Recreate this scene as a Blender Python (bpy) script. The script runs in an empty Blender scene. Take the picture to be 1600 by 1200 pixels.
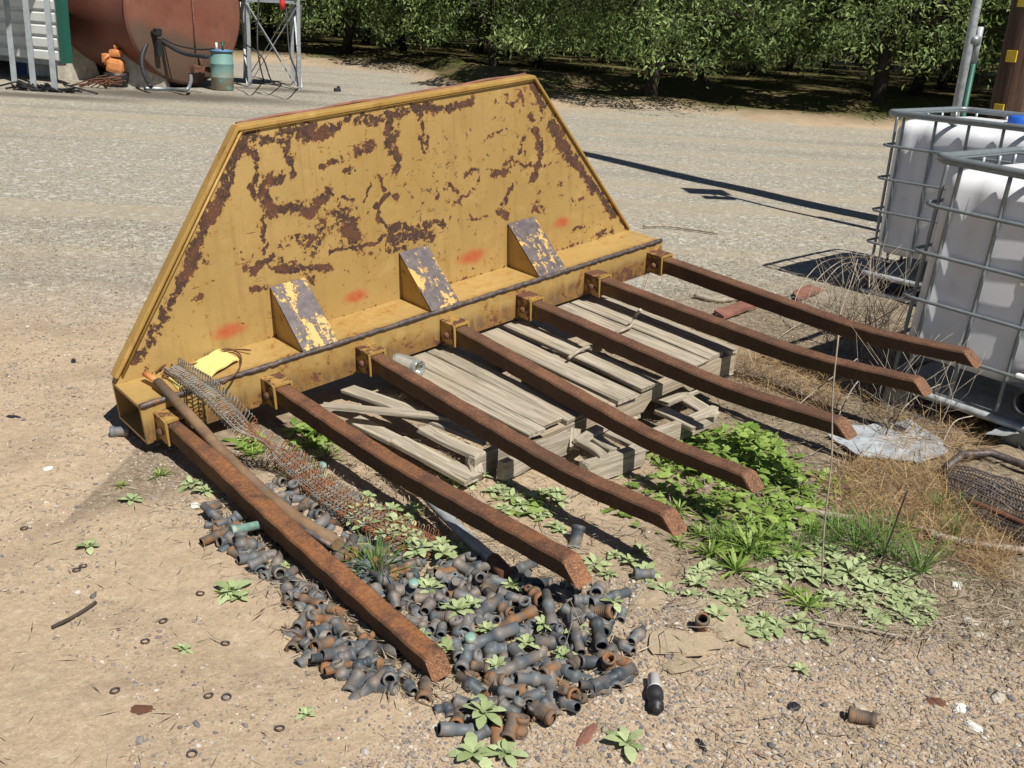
import bpy, bmesh, math, random
import numpy as np
from mathutils import Vector, Matrix
R_=math.radians
SC=bpy.context.scene
COL=SC.collection
rnd=random.Random(7)
NR=np.random.RandomState(5)
# ---------------------------------------------------------------- camera
CAM_H=1.6; FPX=1618.36; PITCH=.3467; ROLL=.0581      # focal length for a 1600 px wide frame
cp,sp,cr,sr=math.cos(PITCH),math.sin(PITCH),math.cos(ROLL),math.sin(ROLL)
FW=np.array([0,cp,-sp]); UP0=np.array([0,sp,cp]); RT0=np.array([1.,0,0])
RT=cr*RT0+sr*UP0; UP=-sr*RT0+cr*UP0
CC=np.array([0,0,CAM_H])
cd=bpy.data.cameras.new('camera'); cam=bpy.data.objects.new('camera',cd); COL.objects.link(cam)
cd.sensor_width=36; cd.lens=36*FPX/1600; cd.clip_end=600; cd.clip_start=.05
cam.matrix_world=Matrix([[RT[0],UP[0],-FW[0],0],[RT[1],UP[1],-FW[1],0],[RT[2],UP[2],-FW[2],CAM_H],[0,0,0,1]])
SC.camera=cam
# ---------------------------------------------------------------- light
LX,LY=-.59,.807; ELEV=R_(54.5)
w=bpy.data.worlds.new('World'); SC.world=w; w.use_nodes=True
nt=w.node_tree; bg=nt.nodes['Background']; sk=nt.nodes.new('ShaderNodeTexSky'); sk.sky_type='NISHITA'; sk.sun_disc=False
sk.sun_elevation=ELEV; sk.sun_rotation=math.atan2(-LX,-LY)
sk.altitude=100; sk.air_density=.65; sk.dust_density=.2
nt.links.new(sk.outputs[0],bg.inputs[0]); bg.inputs[1].default_value=.05
sl=bpy.data.lights.new('sun','SUN'); sl.energy=5.0; sl.angle=R_(.5); sl.color=(1,.95,.87)
so=bpy.data.objects.new('sun',sl); COL.objects.link(so)
so.rotation_euler=Vector((LX*math.cos(ELEV),LY*math.cos(ELEV),-math.sin(ELEV))).to_track_quat('-Z','Y').to_euler()
SC.view_settings.view_transform='Standard'; SC.view_settings.look='None'; SC.view_settings.gamma=1
SC.view_settings.exposure=.27
SC.render.engine='CYCLES'
SC.cycles.max_bounces=6; SC.cycles.transparent_max_bounces=8
# ---------------------------------------------------------------- places
def ray(px,py): return FW+(px-800)/FPX*RT-(py-600)/FPX*UP
def gp(px,py,z=0.):
    d=ray(px,py); t=(z-CAM_H)/d[2]; return CC+t*d
def at(px,py,dep): return CC+dep*ray(px,py)
TR=np.array([[0.75263,-0.65433,-0.07354],[0.6453,0.75519,-0.11519],[0.13091,0.03924,0.99062]]); TT=np.array([-1.3388,3.4664,.177])
def plane(px,py,ax,val):              # point of the rake's own frame seen at a photo place
    o=(CC-TT)@TR; d=ray(px,py)@TR; t=(val-o[ax])/d[ax]; return o+t*d
def tw(x,y,z): return TR@np.array([x,y,z])+TT
def tmat(x=0,y=0,z=0):
    p=tw(x,y,z); M=Matrix.Identity(4)
    for i in range(3):
        for j in range(3): M[i][j]=TR[i][j]
        M[i][3]=p[i]
    return M
# ---------------------------------------------------------------- noise
def _h(ix,iy,s):
    n=(ix.astype(np.int64)*374761393+iy.astype(np.int64)*668265263+s*1442695041)&0x7fffffff
    n=((n^(n>>13))*1274126177)&0x7fffffff; n=n^(n>>16)
    return (n&0xffff)/65535.
def vn(x,y,s=0):
    x=np.asarray(x,float);y=np.asarray(y,float)
    ix=np.floor(x);iy=np.floor(y);fx=x-ix;fy=y-iy;fx=fx*fx*(3-2*fx);fy=fy*fy*(3-2*fy)
    a=_h(ix,iy,s);b=_h(ix+1,iy,s);c=_h(ix,iy+1,s);d=_h(ix+1,iy+1,s)
    return a+(b-a)*fx+(c-a)*fy+(a-b-c+d)*fx*fy
def fbm(x,y,s=0,o=4):
    r=0;a=.5;f=1
    for k in range(o): r=r+a*vn(x*f,y*f,s+k*17); a*=.5; f*=2.03
    return r/(1-.5**o)
def sm(a,b,x): t=np.clip((x-a)/(b-a),0,1); return t*t*(3-2*t)
EDGE=[gp(*p)[:2] for p in ((-700,66),(200,82),(480,97),(640,112),(740,150),(900,160),(1060,170),(1180,186),(1390,200),(1800,235),(2600,310))]
def edge_y(x):                        # where the yard ends and the orchard floor begins
    ex=[e[0] for e in EDGE]; ey=[e[1] for e in EDGE]; return np.interp(x,ex,ey)
def gh(x,y):
    x=np.asarray(x,float);y=np.asarray(y,float)
    z=.03*(fbm(x*.7,y*.7,3,3)-.5)*sm(0,4,y)
    near=1-sm(6,9,y)
    z=z+near*(.024*(fbm(x*3,y*3,9,3)-.5)+(.005+.008*sm(-1.6,0.3,x+.35*(y-2.5)))*(fbm(x*14,y*14,11,3)-.5)+.006*(fbm(x*30,y*30,13,2)-.5))-.012*np.exp(-((y-2.2+.35*x-.1*np.sin(x*2))/.13)**2)*sm(.1,-.6,x)*near
    e=edge_y(x); d=y-e
    z=z+(.16*np.exp(-((d-.5)/.8)**2)+.28*np.exp(-((d-4)/1.5)**2)+.05*sm(0,3,d))*(.55+.9*fbm(x*.8,y*.8,21,3))*sm(-.6,0,d)
    for (cx,cy,r,h) in MOUNDS: z=z+h*np.exp(-(((x-cx)**2+(y-cy)**2)/r**2))
    return z
m1=gp(800,960);m2=gp(918,935,.08);m3=gp(1060,985);m4=gp(560,830)
MOUNDS=[(m1[0],m1[1],.45,.012),(m2[0],m2[1],.12,.10),(m3[0],m3[1],.13,.035),(m4[0],m4[1],.3,-.012),(-1.45,3.55,.25,-.02)]
def gz(x,y): return float(gh(np.array([x]),np.array([y]))[0])
def gpg(px,py):                       # on the real ground under a photo place
    z=0.
    for _ in range(4): p=gp(px,py,z); z=gz(p[0],p[1])
    return Vector(gp(px,py,z))
# ---------------------------------------------------------------- objects
def tag(o,label=None,cat=None,group=None,kind=None):
    if label:o['label']=label
    if cat:o['category']=cat
    if group:o['group']=group
    if kind:o['kind']=kind
    return o
def link(name,me,parent=None,mat=None):
    o=bpy.data.objects.new(name,me); COL.objects.link(o)
    if parent is not None:o.parent=parent
    if mat is not None:
        for m in (mat if isinstance(mat,(list,tuple)) else [mat]): me.materials.append(m)
    return o
def empty(name,loc=(0,0,0),rz=0,**k):
    o=bpy.data.objects.new(name,None); COL.objects.link(o); o.location=loc; o.rotation_euler=(0,0,rz); o.empty_display_size=.1
    return tag(o,**k)
class MB:
    def __init__(s): s.v=[];s.f=[];s.m=[];s.c=[];s.sm=[]
    def add(s,vs,fs,mi=0,smooth=False):
        b=len(s.v); s.v+= [tuple(map(float,v)) for v in vs]
        for f in fs: s.f.append(tuple(b+i for i in f)); s.m.append(mi); s.sm.append(smooth)
        return b
    def box(s,c,d,rot=None,mi=0,bev=0):
        hx,hy,hz=d[0]/2,d[1]/2,d[2]/2
        if bev:
            bm=bmesh.new(); bmesh.ops.create_cube(bm,size=1); bmesh.ops.scale(bm,vec=d,verts=bm.verts)
            bmesh.ops.bevel(bm,geom=bm.edges[:],offset=bev,segments=2,affect='EDGES',profile=.6)
            vs=[v.co.copy() for v in bm.verts]; fs=[[v.index for v in f.verts] for f in bm.faces]; bm.free()
        else:
            vs=[Vector((x,y,z)) for x in(-hx,hx) for y in(-hy,hy) for z in(-hz,hz)]
            fs=[(0,1,3,2),(4,6,7,5),(0,4,5,1),(2,3,7,6),(0,2,6,4),(1,5,7,3)]
        if rot is not None:
            if not isinstance(rot,Matrix): rot=Matrix.Rotation(rot,3,'Z')
            vs=[rot@v for v in vs]
        c=Vector(c); s.add([v+c for v in vs],fs,mi)
    def bar(s,a,b,wd,th,mi=0,up=(0,0,1),bev=0):
        a=Vector(a);b=Vector(b);d=(b-a);L=d.length;d.normalize();u=Vector(up);x=d.cross(u)
        if x.length<1e-4:x=d.cross(Vector((1,0,0)))
        x.normalize();z=x.cross(d);M=Matrix((x,d,z)).transposed()
        s.box((a+b)/2,(wd,L,th),M,mi,bev)
    def tube(s,pts,r,n=8,mi=0,cap=True,smooth=True,flat=1.):
        pts=[Vector(p) for p in pts]; N=len(pts); rr=r if isinstance(r,(list,tuple)) else [r]*N
        ref=None;rings=[]
        for i,p in enumerate(pts):
            d=(pts[min(i+1,N-1)]-pts[max(i-1,0)])
            if d.length<1e-9:d=Vector((0,0,1))
            d.normalize()
            if ref is None:
                ref=d.cross(Vector((0,0,1)))
                if ref.length<.05: ref=d.cross(Vector((1,0,0)))
            ref=(ref-d*ref.dot(d));ref.normalize();q=d.cross(ref)
            rings.append([p+rr[i]*(math.cos(2*math.pi*k/n)*ref+flat*math.sin(2*math.pi*k/n)*q) for k in range(n)])
        vs=[v for g in rings for v in g];fs=[]
        for i in range(N-1):
            for k in range(n):
                a=i*n+k;b=i*n+(k+1)%n;fs.append((a,b,b+n,a+n))
        b0=s.add(vs,fs,mi,smooth)
        if cap:
            for q in (tuple(range(n-1,-1,-1)),tuple((N-1)*n+k for k in range(n))): s.f.append(tuple(b0+i for i in q));s.m.append(mi);s.sm.append(False)
    def lathe(s,prof,n=20,M=None,mi=0,smooth=True,close=False):
        M=M or Matrix.Identity(4);vs=[];fs=[]
        for r,z in prof:
            for k in range(n):
                a=2*math.pi*k/n; vs.append(M@Vector((r*math.cos(a),r*math.sin(a),z)))
        N=len(prof)
        for i in range(N-1):
            for k in range(n):
                a=i*n+k;b=i*n+(k+1)%n;fs.append((a,b,b+n,a+n))
        s.add(vs,fs,mi,smooth)
    def prism(s,poly,a,b,axis=1,mi=0):
        def P(p,t):
            l=[p[0],p[1]];l.insert(axis,t);return l
        n=len(poly);vs=[P(p,a) for p in poly]+[P(p,b) for p in poly]
        fs=[tuple(range(n-1,-1,-1)),tuple(range(n,2*n))]+[(i,(i+1)%n,n+(i+1)%n,n+i) for i in range(n)]
        s.add(vs,fs,mi)
    def build(s,name,mat=None,parent=None,fix=True,data=False):
        me=bpy.data.meshes.new(name); me.from_pydata(s.v,[],s.f)
        me.polygons.foreach_set('material_index',s.m); me.polygons.foreach_set('use_smooth',s.sm)
        if fix:
            bm=bmesh.new();bm.from_mesh(me);bmesh.ops.recalc_face_normals(bm,faces=bm.faces);bm.to_mesh(me);bm.free()
        if data:
            for m in (mat if isinstance(mat,(list,tuple)) else [mat]): me.materials.append(m)
            return me
        return link(name,me,parent,mat)
def npmesh(name,V,F,mat,smooth=False,parent=None,attrs=None,cols=None):
    me=bpy.data.meshes.new(name);V=np.asarray(V,np.float32);F=np.asarray(F,np.int32);k=F.shape[1]
    me.vertices.add(len(V));me.vertices.foreach_set('co',V.ravel())
    me.loops.add(F.size);me.loops.foreach_set('vertex_index',F.ravel())
    me.polygons.add(len(F));me.polygons.foreach_set('loop_start',np.arange(0,F.size,k,dtype=np.int32));me.polygons.foreach_set('loop_total',np.full(len(F),k,np.int32))
    me.polygons.foreach_set('use_smooth',np.full(len(F),smooth,bool))
    me.update(calc_edges=True)
    for n,a in (attrs or {}).items():
        t=me.attributes.new(n,'FLOAT','POINT');t.data.foreach_set('value',np.asarray(a,np.float32))
    for n,a in (cols or {}).items():
        t=me.attributes.new(n,'FLOAT_COLOR','POINT');a=np.asarray(a,np.float32);a=np.concatenate([a,np.ones((len(a),1),np.float32)],1);t.data.foreach_set('color',a.ravel())
    if mat is None: return me
    return link(name,me,parent,mat)
# ---------------------------------------------------------------- materials
class NT:
    def __init__(s,name):
        s.m=bpy.data.materials.new(name);s.m.use_nodes=True;s.t=s.m.node_tree;s.b=s.t.nodes['Principled BSDF'];s.tc=None
    def n(s,ty,**k):
        x=s.t.nodes.new('ShaderNode'+ty)
        for a,b in k.items(): setattr(x,a,b)
        return x
    def L(s,a,b): s.t.links.new(a,b)
    def put(s,sock,val):
        if hasattr(val,'default_value') or isinstance(val,bpy.types.NodeSocket): s.L(val,sock)
        else: sock.default_value=val if not(isinstance(val,tuple) and len(val)==3 and sock.type=='RGBA') else val+(1,)
    def co(s,kind='Object',scale=(1,1,1),rot=(0,0,0)):
        if s.tc is None:s.tc=s.n('TexCoord')
        mp=s.n('Mapping');s.L(s.tc.outputs[kind],mp.inputs[0]);mp.inputs['Scale'].default_value=scale;mp.inputs['Rotation'].default_value=rot;return mp.outputs[0]
    def noise(s,sc,det=4,ro=.55,co=None,dist=0.,out=0):
        x=s.n('TexNoise');x.inputs['Scale'].default_value=sc;x.inputs['Detail'].default_value=det;x.inputs['Roughness'].default_value=ro;x.inputs['Distortion'].default_value=dist
        s.L(co if co is not None else s.co(),x.inputs['Vector']);return x.outputs[out]
    def vor(s,sc,co=None,feat='F1',out='Distance'):
        x=s.n('TexVoronoi',feature=feat);x.inputs['Scale'].default_value=sc;s.L(co if co is not None else s.co(),x.inputs['Vector']);return x.outputs[out]
    def ramp(s,v,a,b,lo=0.,hi=1.):
        x=s.n('MapRange');s.put(x.inputs[0],v);x.inputs[1].default_value=a;x.inputs[2].default_value=b;x.inputs[3].default_value=lo;x.inputs[4].default_value=hi;return x.outputs[0]
    def cr(s,v,stops):
        x=s.n('ValToRGB');s.put(x.inputs[0],v);e=x.color_ramp.elements
        while len(e)<len(stops):e.new(.5)
        for i,(p,c) in enumerate(stops): e[i].position=p;e[i].color=tuple(c)+(1,)
        return x.outputs[0]
    def mix(s,f,a,b,bt='MIX'):
        x=s.n('Mix',data_type='RGBA',blend_type=bt);s.put(x.inputs[0],f);s.put(x.inputs[6],a);s.put(x.inputs[7],b);return x.outputs[2]
    def ma(s,op,a,b=0.,c=0.):
        x=s.n('Math',operation=op);s.put(x.inputs[0],a);s.put(x.inputs[1],b);s.put(x.inputs[2],c);return x.outputs[0]
    def attr(s,n,out='Fac'):
        x=s.n('Attribute');x.attribute_name=n;return x.outputs[out]
    def bump(s,h,st=.3,dist=.01,nrm=None):
        x=s.n('Bump');x.inputs['Strength'].default_value=st;x.inputs['Distance'].default_value=dist;s.L(h,x.inputs['Height'])
        if nrm is not None:s.L(nrm,x.inputs['Normal'])
        s.L(x.outputs[0],s.b.inputs['Normal']);return x.outputs[0]
    def fin(s,col=None,rough=None,metal=None,spec=None):
        if col is not None:s.put(s.b.inputs['Base Color'],col)
        if rough is not None:s.put(s.b.inputs['Roughness'],rough)
        if metal is not None:s.put(s.b.inputs['Metallic'],metal)
        if spec is not None:s.put(s.b.inputs['Specular IOR Level'],spec)
        return s.m
    def rand(s): 
        return s.n('ObjectInfo').outputs['Random']
def simple(name,c,r=.7,metal=0.,var=.25,sc=20,bump=0.,c2=None,thr=(.45,.6),spec=None):
    t=NT(name);n=t.noise(sc,5,.6)
    base=t.mix(t.ramp(n,.3,.7),tuple(x*(1-var) for x in c),tuple(min(1,x*(1+var)) for x in c))
    if c2 is not None: base=t.mix(t.ramp(t.noise(sc*.4,6,.65),thr[0],thr[1]),base,tuple(c2))
    if bump:t.bump(t.noise(sc*3,4),bump,.004)
    return t.fin(base,r,metal,spec)
RUST_STOPS=[(.25,(.045,.022,.018)),(.5,(.085,.036,.022)),(.75,(.15,.06,.03))]
def m_paint(name,attr=True,lo=.58,hi=.62,grime=0.,sc=1.,dark=(.055,.032,.028),base1=(.375,.25,.085),base2=(.475,.325,.125)):
    t=NT(name)
    fine=t.noise(38*sc,8,.68,dist=.3); mid=t.noise(9*sc,7,.62,dist=.6)
    yb=t.mix(t.ramp(t.noise(3.2*sc,5,.6),.3,.7),base1,base2)
    yb=t.mix(t.ramp(t.noise(1.6,5),.42,.7,0,.6),yb,(.34,.215,.06));yb=t.mix(t.ramp(t.noise(1,5,.65,co=t.co('Object',(26,26,2.2))),.52,.72,0,.45),yb,(.27,.15,.05))
    yb=t.mix(t.ramp(t.noise(200,4,.7),.56,.68,0,.55),yb,(.27,.15,.04));yb=t.mix(t.ramp(t.noise(14,7,.75),.52,.72,0,.45),yb,(.30,.19,.06));yb=t.mix(t.ramp(t.noise(5,6,.7),.55,.7,0,.35),yb,(.60,.42,.16))
    rust=t.mix(t.ramp(t.noise(70,5,.7),.35,.65),(.040,.024,.021),(.098,.050,.034))
    rust=t.mix(t.ramp(mid,.5,.62,0,.7),rust,(.15,.062,.035));rust=t.mix(t.ramp(t.noise(150,4),.6,.68,0,.75),rust,(.30,.16,.06))
    if attr:
        d=t.attr('rust')
        v=t.ma('ADD',t.ma('MULTIPLY',t.ma('SUBTRACT',fine,.5),2.9),t.ma('MULTIPLY',t.ma('SUBTRACT',mid,.5),1.9))
        v=t.ma('ADD',d,v); fac=t.ramp(v,.51,.61)
        chip=t.noise(30,6,.75,co=t.co('Object',(1,1,.8),(0,.5,0)));fac=t.ma('MAXIMUM',fac,t.ramp(t.ma('ADD',chip,t.ma('MULTIPLY',t.ma('SUBTRACT',t.noise(2.2,3),.5),.3)),.625,.645))
        scr=t.noise(1,3,.5,co=t.co('Object',(9,9,120),(0,.9,0)));fac=t.ma('MAXIMUM',fac,t.ramp(t.ma('ADD',scr,t.ma('MULTIPLY',t.ma('SUBTRACT',mid,.5),.4)),.71,.73,0,.8))
        edge=t.ramp(v,.30,.56); yb=t.mix(t.ma('MULTIPLY',edge,.45),yb,(.42,.20,.035))
        rd=t.attr('red'); yb=t.mix(t.ma('MULTIPLY',t.ramp(t.ma('ADD',rd,t.ma('MULTIPLY',t.ma('SUBTRACT',fine,.5),1.2)),.1,1.1),.75),yb,(.46,.05,.03))
    else:
        v=t.ma('ADD',t.ma('MULTIPLY',mid,.6),t.ma('MULTIPLY',fine,.4))
        if grime:
            g=t.attr('grime'); v=t.ma('ADD',v,t.ma('MULTIPLY',g,grime*.3));sk2=t.noise(1,5,.7,co=t.co('Object',(28,8,5)));yb=t.mix(t.ramp(t.ma('MULTIPLY',g,t.ramp(sk2,.3,.6,.35,1.25)),.05,.65,0,.85),yb,(.125,.075,.042))
        fac=t.ramp(v,lo,hi); yb=t.mix(t.ramp(v,lo-.08,lo,0,.6),yb,(.34,.17,.04))
    col=t.mix(fac,yb,rust)
    t.bump(t.ma('ADD',t.ma('MULTIPLY',fac,-.6),t.ma('MULTIPLY',t.noise(150,4),.3)),.35,.003)
    return t.fin(col,t.ramp(fac,0,1,.5,.82),0.,.35)
M={}
M['board']=m_paint('yellow paint chipped to rust')
M['beam']=m_paint('yellow paint grimy',False,.60,.66,grime=.35)
M['trim']=m_paint('yellow paint worn edge',False,.60,.66,sc=1.6,base1=(.36,.22,.06),base2=(.44,.28,.08))
t=NT('bare dark steel with yellow flakes');v=t.ma('ADD',t.ma('MULTIPLY',t.noise(1,6,.65,co=t.co('Object',(16,6,6)),dist=.5),.6),t.ma('MULTIPLY',t.noise(45,6,.7),.4));f=t.ramp(v,.535,.55)
col=t.mix(f,t.mix(t.ramp(t.noise(30,5),.35,.65),(.075,.062,.066),(.14,.115,.115)),(.52,.34,.11));t.bump(f,.4,.002);M['gusset_face']=t.fin(col,.5,.15,.4)
M['socket']=m_paint('rusted socket paint',False,.47,.53)
t=NT('dark bare steel');M['steel']=t.fin(t.mix(t.ramp(t.noise(25,6,.7),.56,.62,0,.8),t.mix(t.ramp(t.noise(40,5),.4,.7),(.065,.055,.056),(.15,.12,.105)),(.22,.12,.05)),.55,.3)
t.bump(t.noise(60,4),.6,.006)
t=NT('orange brown rust')
a=t.noise(9,6,.65,dist=.4);b=t.noise(90,5,.7);c=t.noise(240,3)
col=t.cr(t.ma('ADD',t.ma('MULTIPLY',a,.55),t.ma('MULTIPLY',b,.45)),[(.32,(.062,.03,.021)),(.5,(.122,.063,.041)),(.62,(.18,.092,.053)),(.75,(.32,.18,.10))])
col=t.mix(t.ramp(c,.60,.68,0,.75),col,(.42,.24,.13))
warm=t.attr('warm');col=t.mix(t.ma('MULTIPLY',warm,t.ramp(a,.35,.6)),col,t.mix(t.ramp(b,.35,.65),(.20,.075,.03),(.40,.17,.06)));col=t.mix(t.ma('MULTIPLY',t.ramp(t.noise(2.2,4),.5,.65),.5),col,(.085,.05,.036))
col=t.mix(t.ma('MULTIPLY',t.attr('yel'),t.ramp(t.noise(14,5),.4,.55)),col,(.33,.19,.045))
side=t.attr('side'); col=t.mix(t.ma('MULTIPLY',side,.6),col,(.062,.040,.027))  # shade painted into the rust: tine sides and undersides darkened
col=t.mix(t.ma('MULTIPLY',t.attr('tip'),t.ramp(t.noise(260,3),.5,.6,0,.5)),col,(.45,.25,.13))
t.bump(t.ma('ADD',b,t.ma('MULTIPLY',c,.6)),.5,.003);M['rust']=t.fin(col,.85,0,.2)
M['rust_plain']=simple('dull rust',(.13,.055,.03),.85,var=.5,sc=25,bump=.4)
M['rust_red']=simple('faded red board',(.22,.10,.07),.9,var=.35,sc=12,bump=.3)
def wood(name,c1,c2,ax=1,sc=1.):
    t=NT(name);s=[60*sc,60*sc,60*sc];s[ax]=2.2*sc
    co=t.co('Object',tuple(s)); n=t.noise(1,6,.7,co=co,dist=.8)
    s2=[160*sc]*3;s2[ax]=5*sc;n2=t.noise(1,4,.6,co=t.co('Object',tuple(s2)))
    col=t.cr(n,[(.28,tuple(x*.6 for x in c1)),(.42,c1),(.6,c2),(.8,tuple(min(1,x*1.15) for x in c2))])
    col=t.mix(t.ramp(n2,.58,.68,0,.75),col,tuple(x*.3 for x in c1))
    col=t.mix(t.ramp(t.noise(4,3),.5,.75,0,.5),col,tuple(x*.75 for x in (c2[0],c2[1]*.93,c2[2]*.8)))
    col=t.mix(t.ramp(t.rand(),0,1,0,.5),col,t.mix(.5,col,(.20,.165,.13)));t.bump(t.ma('ADD',n,n2),.7,.004);return t.fin(col,.9,0,.2)
M['woody']=wood('weathered grey plank',(.30,.265,.205),(.51,.455,.36),1)
M['woodx']=wood('weathered grey stringer',(.31,.26,.19),(.50,.42,.31),0)
M['pole_wood']=wood('creosoted pole wood',(.075,.045,.032),(.15,.09,.065),2,.35)
M['galv']=simple('galvanised steel',(.36,.385,.40),.6,.25,var=.25,sc=25,c2=(.30,.31,.31),thr=(.55,.7))
M['galv_tube']=simple('dull galvanised tube',(.25,.285,.30),.42,.45,var=.12,sc=40,c2=(.19,.21,.22),thr=(.5,.8))
t=NT('milky polyethylene')
col=t.mix(t.ramp(t.noise(3,5),.4,.8),(.78,.795,.825),(.70,.715,.75));col=t.mix(t.ramp(t.noise(14,6,.7),.6,.75,0,.5),col,(.55,.54,.52))
t.b.inputs['Subsurface Weight'].default_value=0.0
M['hdpe']=t.fin(col,.35,0,.45)
M['black']=simple('black plastic',(.02,.02,.022),.5,var=.4)
M['blackhose']=simple('black hose rubber',(.025,.026,.03),.55,var=.4)
M['white']=simple('white plastic',(.75,.74,.71),.5,var=.08,c2=(.5,.46,.4),thr=(.6,.7))
M['blue']=simple('blue plastic',(.02,.12,.55),.45,var=.15)
M['dblue']=simple('dark blue tin',(.03,.10,.28),.5,var=.2)
M['yellow']=simple('yellow plastic tag',(.72,.50,.03),.5,var=.12)
M['orange']=simple('orange plastic',(.60,.24,.08),.55,var=.15,c2=(.35,.13,.05),thr=(.55,.7))
M['red']=simple('red plastic',(.6,.03,.025),.5,var=.15)
M['siding']=simple('white metal siding',(.66,.68,.66),.5,.1,var=.08,sc=4,c2=(.52,.52,.48),thr=(.5,.8))
M['green_trim']=simple('green trim',(.015,.10,.07),.5,var=.15)
M['post_grey']=simple('grey painted post',(.30,.335,.35),.55,.2,var=.2,sc=8)
M['concrete']=simple('weathered concrete',(.40,.37,.31),.95,var=.25,sc=9,bump=.3,c2=(.22,.19,.15),thr=(.5,.75))
t=NT('red oxide tank paint')
col=t.mix(t.ramp(t.noise(1.2,5),.35,.65),(.15,.052,.036),(.21,.08,.055));col=t.mix(t.ramp(t.noise(5,6,.7),.5,.72,0,.7),col,(.15,.055,.04))
M['tank']=t.fin(col,.55,0,.35)
t=NT('oil stained tank end')
col=t.mix(t.ramp(t.noise(1.1,5),.35,.65),(.19,.07,.045),(.23,.105,.072));col=t.mix(t.ramp(t.noise(4,6,.7),.5,.7,0,.7),col,(.12,.05,.035))
z=t.n('SeparateXYZ');t.L(t.co(),z.inputs[0])
st=t.ramp(t.ma('ADD',t.ma('ADD',z.outputs[2],t.ma('MULTIPLY',z.outputs[1],-.28)),t.ma('MULTIPLY',t.noise(2,5),.45)),.93,1.12,1,0)
col=t.mix(t.ma('MULTIPLY',st,.85),col,(.10,.072,.052));M['tank_end']=t.fin(col,.5,0,.35)
M['sheet']=simple('bright grey sheet',(.46,.50,.53),.5,.2,var=.15,sc=10,c2=(.3,.27,.24),thr=(.55,.7))
t=NT('blue green drum');z=t.n('SeparateXYZ');t.L(t.co(),z.inputs[0])
col=t.mix(t.ramp(t.ma('ADD',z.outputs[2],t.ma('MULTIPLY',t.noise(6,5),.5)),.35,.65),(.20,.17,.12),(.16,.30,.27))
col=t.mix(t.ramp(t.noise(9,5),.6,.66),col,(.14,.36,.31));M['drum']=t.fin(col,.55)
M['drum_lid']=simple('blue drum lid',(.10,.20,.33),.5)
def leafmat(name,c1,c2,tr=.25,rough=.5):
    t=NT(name);col=t.mix(t.attr('lf'),c1,c2)
    t.fin(col,rough,0,.35)
    tb=t.n('BsdfTranslucent');t.L(t.mix(.0,col,col),tb.inputs[0]);mx=t.n('MixShader');mx.inputs[0].default_value=tr
    out=t.t.nodes['Material Output'];t.L(t.b.outputs[0],mx.inputs[1]);t.L(tb.outputs[0],mx.inputs[2]);t.L(mx.outputs[0],out.inputs[0]);return t.m
M['leaf_tree']=leafmat('almond leaf',(.045,.085,.02),(.36,.47,.17),.3)
M['leaf_mullein']=leafmat('downy grey green leaf',(.24,.31,.13),(.46,.53,.29),.15,.85)
M['leaf_weed']=leafmat('fresh green leaf',(.13,.23,.035),(.36,.48,.13),.3)
M['grass']=leafmat('green grass blade',(.07,.16,.03),(.20,.33,.08),.3)
M['drygrass']=leafmat('dry straw',(.22,.12,.05),(.52,.38,.20),.2,.8)
M['litter']=leafmat('dead plant litter',(.13,.095,.06),(.44,.385,.28),.05,.9)
M['twig']=simple('dry twig',(.34,.29,.23),.9,var=.35,sc=30)
M['bark']=simple('dark tree bark',(.055,.042,.032),.95,var=.45,sc=6,bump=.5)
t=NT('pebbles');col=t.attr('Col','Color');col=t.mix(t.ramp(t.noise(120,4),.3,.7,0,.5),col,(.16,.13,.10));M['stone']=t.fin(col,.85,0,.25)
# plastic fittings: dusty blue grey with rusty stains, differing per piece
t=NT('dusty irrigation plastic');r=t.rand()
c0=t.mix(r,(.045,.058,.07),(.13,.15,.165));n=t.noise(28,6,.65)
n4=t.n('TexNoise');n4.noise_dimensions='4D';n4.inputs['Scale'].default_value=22;n4.inputs['Detail'].default_value=5;t.L(t.co(),n4.inputs['Vector']);t.L(t.ma('MULTIPLY',r,97.),n4.inputs['W'])
c0=t.mix(t.ramp(n4.outputs[0],.42,.66,0,.85),c0,(.24,.19,.145))
t.bump(t.noise(60,4),.25,.002);M['fit']=t.fin(c0,.55,0,.4)
t=NT('rusty stained fitting');r=t.rand()
n4=t.n('TexNoise');n4.noise_dimensions='4D';n4.inputs['Scale'].default_value=26;n4.inputs['Detail'].default_value=5;t.L(t.co(),n4.inputs['Vector']);t.L(t.ma('MULTIPLY',r,97.),n4.inputs['W'])
c0=t.cr(n4.outputs[0],[(.3,(.06,.055,.05)),(.48,(.15,.115,.085)),(.6,(.26,.13,.06)),(.75,(.14,.09,.06))]);M['fit_rust']=t.fin(c0,.75,0,.25)
M['teal']=simple('weathered teal plastic',(.20,.34,.29),.6,var=.3,sc=40,c2=(.42,.40,.30),thr=(.5,.6))
M['ochre_rock']=simple('ochre rock',(.60,.49,.33),.95,var=.3,sc=25,bump=1.,c2=(.48,.385,.26),thr=(.45,.65))
M['pale_stone']=simple('pale stone',(.55,.51,.43),.9,var=.2,sc=30,bump=.5,c2=(.38,.33,.26),thr=(.5,.65))
M['paper']=simple('white scrap',(.72,.70,.65),.8,var=.12,sc=30,c2=(.5,.45,.36),thr=(.55,.65))
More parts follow.
